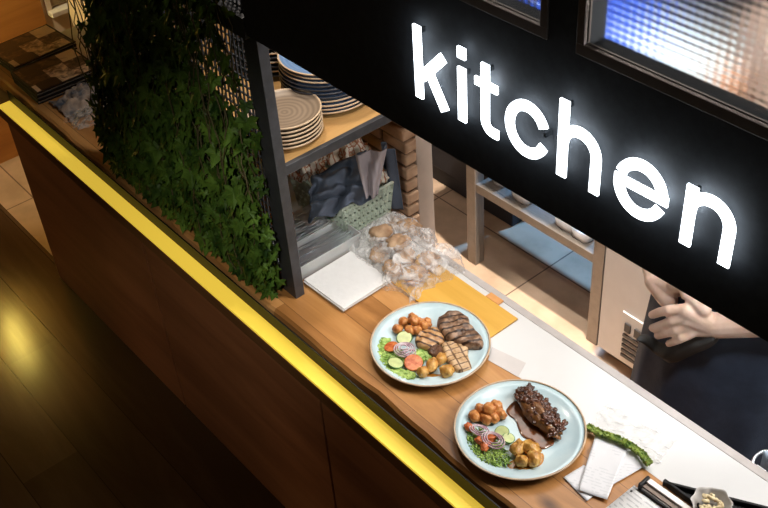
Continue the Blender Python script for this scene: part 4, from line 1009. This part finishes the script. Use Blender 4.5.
# ------------------------------------------------------------------ menus and cloth on the left
def menu(cx, cy, z, rz, label, grp, w=.195, l=.235):
    e = empty('menu_folder', (cx, cy, z), label, 'menu', rz=rz, group=grp)
    MB().box(-w / 2, w / 2, -l / 2, l / 2, 0, .0035).box(-w / 2, w / 2, -l / 2, l / 2, .0095, .013).box(-w / 2, -w / 2 + .004, -l / 2, l / 2, .0035, .0095).build('binder', M['black_plastic'], e, bevel=.001)
    MB().box(-w / 2 + .0045, w / 2 - .004, -l / 2 + .004, l / 2 - .004, .0037, .0093).build('pages', M['white'], e)
    MB().box(-w / 2 + .007, w / 2 - .007, -l / 2 + .007, l / 2 - .007, .0131, .0136).build('cover_print', M['collage'], e)
for i in range(2):
    menu(-3.335, 1.11, .0008 + i * .014, .04 + .02 * i, ['lower menu folder of the pile farthest from the ivy', 'top photo covered menu folder farthest from the ivy'][i], 'menu folders in the far pile')
for i in range(3):
    menu(-3.095, 1.083, .0008 + i * .014, -.03 + .015 * i, ['bottom menu folder of the pile nearer the ivy', 'middle menu folder of the pile nearer the ivy', 'top photo covered menu folder nearer the ivy'][i], 'menu folders in the near pile', w=.19, l=.225)
crumple('patterned_cloth', -2.905, 1.09, .155, .19, .001, .030, 3.2, 'plaid_blue', 'crumpled blue and brown patterned cloth beside the menus', 'cloth', 6, .002, dome=.02)
crumple('patterned_wrap', -2.81, 1.06, .09, .15, .001, .026, 3.5, 'tissue', 'shiny crumpled clear wrapper between patterned cloth and ivy', 'wrap', 9, .001, dome=.012)

# ------------------------------------------------------------------ kitchen beyond
tb = empty('steel_table', (-1.92, 2.38, FL), 'brushed steel table with low undershelf on the tiled kitchen floor', 'table')
def tbx(name, bx, mt, bevel=.002):
    x0, x1, y0, y1, z0, z1 = bx
    return boxo(name, (x0 + 1.92, x1 + 1.92, y0 - 2.38, y1 - 2.38, z0 - FL, z1 - FL), mt, tb, bevel)
for x0 in (-2.247, -1.664):
    for y0 in (2.10, 2.62): tbx('leg', (x0, x0 + .044, y0, y0 + .044, FL, -.04), M['steel'])
tbx('shelf_rail', (-2.203, -1.664, 2.104, 2.125, -.522, -.487), M['steel'])
tbx('undershelf', (-2.203, -1.664, 2.104 + .0215, 2.64, -.500, -.489), M['steel'])
tbx('table_top', (-2.26, -1.61, 2.09, 2.68, -.04, 0), M['paleblue'])
def dish(x, y, rx, ry, hgt, label):
    s = MB(); n = 36; prof = [(0, .0), (.86, 0), (.93, .25), (1, 1), (.96, 1), (.88, .3), (0, .12)]
    vs = []; 
    for r_, z in prof:
        for j in range(n):
            a = 2 * PI * j / n; ca, sa = math.cos(a), math.sin(a); sq = 1 / max(abs(ca), abs(sa)) ** .55
            vs.append(Vector((rx * r_ * ca * sq, ry * r_ * sa * sq, z * hgt)))
    s.add(vs, [(i * n + j, i * n + (j + 1) % n, (i + 1) * n + (j + 1) % n, (i + 1) * n + j) for i in range(len(prof) - 1) for j in range(n)] + [tuple(range(n))[::-1], tuple((len(prof) - 1) * n + j for j in range(n))])
    o = s.build('food_tub', M['white'], None, smooth=True); o.location = (x, y, -.4885); return tag(o, label, 'tub', 'white tubs on the undershelf')
dish(at(500, 184, z=-.488).x, at(500, 184, z=-.488).y + .02, .030, .04, .05, 'small white tub nearest the left table leg')
dish(at(523, 199, z=-.488).x, at(523, 199, z=-.488).y + .02, .045, .05, .035, 'low white tub second from the left table leg')
dish(at(566, 227, z=-.488).x, at(566, 227, z=-.488).y + .02, .045, .045, .04, 'white tub right of the undershelf middle')
dish(at(582, 238, z=-.488).x, at(582, 238, z=-.488).y + .02, .04, .045, .04, 'white tub nearest the right table leg')
# tubs and crates on the table and fridge, seen through the ribbed glass
cr = empty('plastic_crate', (-2.06, 2.52, .0008), 'blue plastic crate on the steel table, blurred behind the glass', 'crate')
s = MB(); s.box(-.17, .15, -.12, .12, 0, .006)
for (a, b2, c2, d2) in ((-.17, .15, -.12, -.112), (-.17, .15, .112, .12), (-.17, -.162, -.112, .112), (.142, .15, -.112, .112)): s.box(a, b2, c2, d2, .006, .11)
s.build('crate_body', M['blue'], cr, bevel=.003); MB().box(-.17, .15, -.128, -.1205, .095, .11).build('rim', M['blue'], cr)
s = MB(); s.box(-.12, .1, -.04, .04, 0, .06); o = s.build('butter_tub', M['yellowish'], None, bevel=.012); o.location = (-1.80, 2.20, .0008); tag(o, 'pale yellow tub at the near edge of the steel table top', 'tub')
# fridge
fg = empty('undercounter_fridge', (-1.28, 2.35, FL), 'cream metal fridge with vent slots behind the cook', 'fridge')
def gbx(name, bx, mt, bevel=.003, parent=None):
    x0, x1, y0, y1, z0, z1 = bx
    return boxo(name, (x0 + 1.28, x1 + 1.28, y0 - 2.35, y1 - 2.35, z0 - FL, z1 - FL), mt, parent or fg, bevel)
gbx('body', (-1.585, -.98, 2.06, 2.64, FL + .055, -.0005), M['fridge'])
gbx('kick_plate', (-1.56, -1.0, 2.10, 2.62, FL, FL + .055), M['fridge_dark'])
gp = gbx('control_panel', (-1.495, -1.02, 2.053, 2.0598, -.79, -.585), M['fridge'], .002)
for x in (-1.478, -1.440): gbx('switch', (x, x + .024, 2.047, 2.0528, -.655, -.62), M['fridge_dark'], .002)
for i in range(5): gbx('vent_slot', (-1.482, -1.05, 2.049, 2.0528, -.68 - i * .022, -.669 - i * .022), M['fridge_dark'], 0)
s = MB(); s.box(-.1, .1, -.13, .13, 0, .10); o = s.build('copper_tin', M['rust'], None, bevel=.006); o.location = (-1.40, 2.42, .0008); tag(o, 'copper brown tin on the fridge, seen blurred through the right glass', 'tin')
s = MB(); s.box(-.07, .07, -.18, .2, 0, .02); o = s.build('white_board', M['paleblue'], None, bevel=.003); o.location = (-1.69 + .10, 2.40, .0008); o['label'] = 'pale board on the fridge beside the copper tin'; o['category'] = 'board'
# black cabinet behind
cb_ = empty('black_cabinet', (-2.7, 2.62, FL), 'black cabinet standing behind the tiled floor left of the steel table', 'cabinet')
MB().box(-.6, .43, -.26, .2, .0, 1.5).build('cabinet_body', M['darkwall'], cb_, bevel=.003)
MB().box(-.06, .41, -.272, -.262, .08, 1.45).build('door', M['darkwall'], cb_, bevel=.003)
MB().box(-.62, -.08, -.272, -.262, .08, 1.45).build('door', M['darkwall'], cb_, bevel=.003)

# ------------------------------------------------------------------ cook
def caps(mb, a, bb, ra, rb, n=14, flat=1.0):
    a, bb = Vector(a), Vector(bb); d_ = bb - a; L = d_.length; t = d_ / max(L, 1e-6)
    path, rs = [], []
    for q in range(5): an = PI / 2 * q / 5; path.append(a - t * ra * math.cos(an)); rs.append(max(.0005, ra * math.sin(an)))
    for q in range(5): path.append(a.lerp(bb, q / 4)); rs.append(ra + (rb - ra) * q / 4)
    for q in range(4, -1, -1): an = PI / 2 * q / 5; path.append(bb + t * rb * math.cos(an)); rs.append(max(.0005, rb * math.sin(an)))
    mb.tube(path, rs, n, flat=flat)
def remesh(o, vox, smooth_it=3, fac=.5):
    r_ = o.modifiers.new('remesh', 'REMESH'); r_.mode = 'VOXEL'; r_.voxel_size = vox; r_.use_smooth_shade = True
    if smooth_it: s_ = o.modifiers.new('smooth', 'SMOOTH'); s_.factor = fac; s_.iterations = smooth_it
ck = empty('person', (-.92, 1.70, FL), 'person in a navy black apron standing behind the counter with clasped hands', 'person')
CO = Vector(ck.location)
def W(x, y, z): return Vector((x, y, z)) - CO
bd = MB(); cx = -.92
def C(a, b_, ra, rb, **k): caps(bd, a, b_, ra, rb, **k)
# torso and legs
for sx in (-1, 1):
    hip = W(cx + sx * .09, 1.70, .03); kn_ = W(cx + sx * .10, 1.69, -.37); an_ = W(cx + sx * .10, 1.71, -.78)
    C(hip, kn_, .085, .058); C(kn_, an_, .056, .038); C(an_, W(cx + sx * .10, 1.71, -.81), .036, .036); C(W(cx + sx * .10, 1.72, -.825), W(cx + sx * .115, 1.56, -.835), .032, .024)
    C(W(cx + sx * .08, 1.70, .04), W(cx + sx * .07, 1.70, .25), .10, .09); C(W(cx + sx * .07, 1.70, .25), W(cx + sx * .09, 1.70, .42), .09, .10)
    C(W(cx + sx * .09, 1.70, .46), W(cx + sx * .165, 1.70, .49), .07, .052)
C(W(cx, 1.70, .48), W(cx, 1.69, .62), .058, .052)
hd = W(cx, 1.655, .745)
# head: skull, jaw, nose, ears
bd.blob(hd, (.074, .092, .108), .02, 1.5, 1, 28, 20); C(hd + Vector((0, -.03, -.06)), hd + Vector((0, -.052, -.088)), .048, .030)
C(hd + Vector((0, -.088, .012)), hd + Vector((0, -.105, -.018)), .009, .014); C(hd + Vector((-.022, -.084, -.05)), hd + Vector((.022, -.084, -.05)), .009, .009)
for sx in (-1, 1): C(hd + Vector((sx * .074, .0, .015)), hd + Vector((sx * .072, .0, -.018)), .014, .010); C(hd + Vector((sx * .045, -.078, .03)), hd + Vector((sx * .015, -.086, .03)), .008, .008)
# arms. shown arm lies from the picture's right, hand flat with fingers to the left
def PX(px, py, y): return at(px, py, y=y) - CO
shL = W(cx + .185, 1.70, .48); elL = W(-.655, 1.655, .235); wrL = PX(717, 325.5, 1.525)
C(shL, elL, .052, .042); C(elL, elL.lerp(wrL, .35), .042, .040); C(elL.lerp(wrL, .35), wrL, .040, .028)
pk = PX(686, 306, 1.492); 
# palm as three overlapping capsules
C(wrL, PX(686, 311, 1.492), .026, .017); C(wrL, PX(688, 320, 1.492), .026, .016); C(wrL + Vector((0, 0, -.006)), PX(694, 331, 1.497), .023, .013)
fing = [((681, 309), (669, 310), (660, 312), (652.5, 314.8), .0094, .0080), ((684, 318), (672, 321), (662, 325), (653, 328), .0094, .0080), ((687, 327), (676, 330.5), (666, 333.2), (658, 335.5), .0089, .0076), ((691, 334.5), (682, 338.5), (675, 341.5), (669, 343.5), .0079, .0067)]
for i, (a, b_, c_, d_, r0, r1) in enumerate(fing):
    A_, B_, C_, D_ = PX(*a, 1.488), PX(*b_, 1.474), PX(*c_, 1.477), PX(*d_, 1.486)
    r0 *= 1.17; r1 *= 1.2; C(A_, B_, r0 * 1.05, r0); C(B_, C_, r0, (r0 + r1) / 2); C(C_, D_, (r0 + r1) / 2, r1)
T0, T1, T2 = PX(704, 310, 1.51), PX(694, 302, 1.508), PX(686, 296, 1.51)
C(T0, T1, .016, .0115); C(T1, T2, .011, .009)
# other hand comes down from the upper left, under the first
shR = W(cx - .185, 1.70, .48); elR = W(-1.185, 1.66, .22); wrR = PX(657, 281, 1.56)
C(shR, elR, .052, .042); C(elR, elR.lerp(wrR, .4), .040, .034); C(elR.lerp(wrR, .4), wrR, .034, .025)
C(wrR, PX(668, 298, 1.54), .028, .024); C(wrR, PX(676, 289, 1.545), .026, .019); C(PX(674, 286, 1.54), PX(684, 289, 1.525), .015, .011); C(PX(684, 289, 1.525), PX(685, 296, 1.515), .011, .009)
for i, (a, d_) in enumerate([((671, 302), (679, 316)), ((668, 303), (675, 319)), ((665, 303), (671, 320))]): C(PX(*a, 1.54), PX(*d_, 1.525), .010, .0085)
body = bd.build('body', M['skin'], ck); remesh(body, .003, 2, .4)
# fingernails of the upper hand
for (a, b_, c_, d_, r0, r1) in fing:
    D_ = PX(*d_, 1.486); C_ = PX(*c_, 1.477); t = (D_ - C_).normalized(); s = MB()
    s.blob(D_ + Vector((0, -r1 * .72, r1 * .55)), (.0048, .0022, .0042), 0, 1, 1, 10, 8); s.build('fingernail', pm('nail', (.72, .48, .40), .25), body, smooth=True)
for sx in (-1, 1):
    e_ = MB().blob(hd + Vector((sx * .030, -.078, .012)), (.0125, .0125, .0115), 0, 1, 1, 14, 10).build('eye', M['eye'], ck, smooth=True)
    MB().blob(hd + Vector((sx * .030, -.0885, .011)), (.005, .003, .005), 0, 1, 1, 10, 8).build('iris', M['hair'], e_, smooth=True)
s = MB(); s.blob(hd + Vector((0, .018, .030)), (.084, .088, .098), .08, 4, 3, 30, 20); s.v = [v for v in s.v]
s.build('hair', M['hair'], ck, smooth=True)
# shirt
bd = MB()
for sx in (-1, 1):
    C(W(cx + sx * .075, 1.70, .02), W(cx + sx * .07, 1.70, .25), .112, .103); C(W(cx + sx * .07, 1.70, .25), W(cx + sx * .09, 1.70, .42), .103, .112); C(W(cx + sx * .09, 1.70, .45), W(cx + sx * .165, 1.70, .48), .082, .066)
C(shL, shL.lerp(elL, .6), .066, .060); C(shR, shR.lerp(elR, .6), .066, .060)
o = bd.build('shirt', M['shirt'], ck); remesh(o, .008, 4)
bd = MB()
for sx in (-1, 1):
    C(W(cx + sx * .085, 1.70, .03), W(cx + sx * .10, 1.69, -.37), .108, .08); C(W(cx + sx * .10, 1.69, -.37), W(cx + sx * .10, 1.71, -.76), .078, .062)
o = bd.build('trousers', M['shirt'], ck); remesh(o, .009, 4)
for sx in (-1, 1):
    bd = MB(); C(W(cx + sx * .10, 1.74, -.822), W(cx + sx * .117, 1.545, -.828), .036, .031); C(W(cx + sx * .10, 1.73, -.80), W(cx + sx * .10, 1.72, -.77), .042, .042)
    o = bd.build('shoe', M['black_plastic'], ck); remesh(o, .006, 4)
# apron: skirt and bib wrapped round the front
s = MB()
def apr(u, v):
    z = .40 - .93 * v; an = math.radians(-90 + (u - .5) * 2 * (52 + 62 * min(1, max(0, (v - .12) / .25))))
    rx = .195 + .045 * max(0, v - .3) + .008 * math.sin(an * 9 + v * 3) * max(0, v - .35) * 2; ry = .158 + .035 * max(0, v - .3) + .010 * math.sin(an * 11 + v * 4) * max(0, v - .3) * 2
    return W(cx - .005 + rx * math.cos(an) - .03 * max(0, v - .35), 1.70 + ry * math.sin(an), z)
s.grid(apr, 80, 60); s.build('apron', M['apron'], ck, smooth=True, solid=.003)
# sagging waistband / towel hanging below the hands
s = MB()
pth = [(637, 340), (645, 346), (654, 353), (664, 357), (675, 355), (687, 351), (698, 347), (707, 343), (713, 340)]
P_ = [PX(a, c, 1.50 + .008 * i * (i < 3)) for i, (a, c) in enumerate(pth)]
def band(u, v):
    f_ = u * (len(P_) - 1); i = min(len(P_) - 2, int(f_)); p = P_[i].lerp(P_[i + 1], f_ - i); wd = (.006 + .028 * math.sin(u * PI) ** .7)
    return p + Vector((0, .014 * math.sin(v * PI * 1.4) * -1 + .012, (.5 - v) * wd * 2 + .004 * math.sin(u * 12)))
s.grid(band, 50, 14); tag(s.build('apron_fold', M['apron_band'], ck, smooth=True, solid=.003), 'grey folded cloth band of the apron')

# ------------------------------------------------------------------ lamps over the counter, lights
def lamp(x, y, z, target, power, size_deg, colr, label, radius=.035, blend=.4):
    e = empty('spot_lamp', (x, y, z), label, 'lamp', group='ceiling spot lamps')
    s = MB(); s.lathe([(.0, .09), (.045, .09), (.05, .0), (.044, .0), (.04, .075), (0, .075)], 28); s.build('lamp_housing', M['steel_dark'], e, smooth=True)
    MB().box(-.006, .006, -.006, .006, .09, 2.35 - z).build('lamp_rod', M['steel_dark'], e)
    ld = bpy.data.lights.new('spot_light', 'SPOT'); ld.energy = power; ld.color = colr; ld.spot_size = math.radians(size_deg); ld.spot_blend = blend; ld.shadow_soft_size = radius
    lo = bpy.data.objects.new('spot_light', ld); col.objects.link(lo); lo.location = (x, y, z - .02)
    lo.rotation_euler = (Vector(target) - Vector(lo.location)).to_track_quat('-Z', 'Y').to_euler(); return lo
WARM = (1, .84, .66); NEU = (1, .965, .935)
lamp(-.95, 1.62, 1.45, (-1.0, 1.27, 0), 20, 62, NEU, 'kitchen lamp above the plates of food', radius=.05)
lamp(-1.38, 1.20, 1.40, (-1.74, 1.32, .05), 21, 58, NEU, 'kitchen lamp above the bread bag and napkins', blend=.5, radius=.05)
lamp(-2.0, 1.28, 1.45, (-2.0, 1.24, .4), 22, 80, (1, .88, .74), 'unseen lamp added above the shelf to light the plates', radius=.05)  # added lamp, brightens the shelf and what shows through the mesh
lamp(-1.5, 2.0, 1.7, (-2.02, 2.16, -.86), 420, 42, (1, .90, .80), 'kitchen lamp above the steel table')
lamp(-.55, 1.65, 1.55, (-.72, 1.42, 0), 13, 60, NEU, 'kitchen lamp above the ticket rail', radius=.05)
lamp(-1.42, 1.66, 1.7, (-1.30, 2.04, -.5), 165, 38, (1, .97, .94), 'unseen lamp added to light the fridge front')  # added lamp, only there to brighten the fridge face
lamp(-3.72, .70, 1.0, (-4.15, 1.2, -.12), 48, 62, (1, .78, .5), 'unseen lamp added to light the orange timber wall', blend=.6)  # added lamp, brightens the timber wall and spills on the menus
lamp(-3.55, .30, 1.9, (-3.22, .60, -.86), 260, 13, (1, .78, .22), 'unseen lamp added to pool yellow light on the plank floor', blend=1)  # added lamp, gives the warm glow around the floor glare
def area(name, loc, tgt, e, colr, size):
    ld = bpy.data.lights.new(name, 'AREA'); ld.energy = e; ld.color = colr; ld.size = size
    lo = bpy.data.objects.new(name, ld); col.objects.link(lo); lo.location = loc; lo.rotation_euler = (Vector(tgt) - Vector(loc)).to_track_quat('-Z', 'Y').to_euler()
def spot(name, loc, tgt, e, colr, ang, blend, rad):
    ld = bpy.data.lights.new(name, 'SPOT'); ld.energy = e; ld.color = colr; ld.spot_size = ang; ld.spot_blend = blend; ld.shadow_soft_size = rad
    lo = bpy.data.objects.new(name, ld); col.objects.link(lo); lo.location = loc; lo.rotation_euler = (Vector(tgt) - Vector(loc)).to_track_quat('-Z', 'Y').to_euler()
area('kitchen_ceiling_fill', (-1.9, 2.7, 2.25), (-1.9, 2.4, 0), 26, (1, .92, .84), 1.4)  # added soft fill for the kitchen, no fixture behind it
area('kitchen_side_fill', (-.3, 1.9, 1.0), (-1.9, 1.25, .15), 20, (1, .965, .93), .5)  # added fill reaching under the shelf, no fixture behind it
area('dining_side_fill', (-1.5, -.5, 2.2), (-1.6, .95, -.2), 1.6, (1, .72, .46), .8)  # added dim warm fill on the customer side
for x in (-3.0, -2.1, -1.2): spot('panel_fill', (x, -.8, .0), (x, .93, -.62), 6, (1, .70, .42), .80, .6, .1)  # added low spots that lift the counter's front panels
spot('ivy_fill', (-.7, .0, 1.5), (-1.80, .98, .10), 50, (1, .96, .84), .50, 1.0, .06)  # added spot brightening the ivy next to the post
spot('hand_fill', (-.62, 1.16, 1.15), (-.92, 1.52, -.08), 26, (.96, .97, 1), .50, .8, .05)  # added spot brightening the cook's hands and apron
spot('cool_light', (-1.85, 3.9, .85), (-2.0, 2.33, -.86), 330, (.22, .52, 1), .55, .3, .04)
w = bpy.data.worlds.new('world'); w.use_nodes = True; w.node_tree.nodes['Background'].inputs[0].default_value = (.7, .8, 1, 1); w.node_tree.nodes['Background'].inputs[1].default_value = .02
sc.world = w
sc.view_settings.view_transform = 'Standard'; sc.view_settings.look = 'None'; sc.view_settings.exposure = 0; sc.view_settings.gamma = 1
sc.view_settings.use_curve_mapping = False
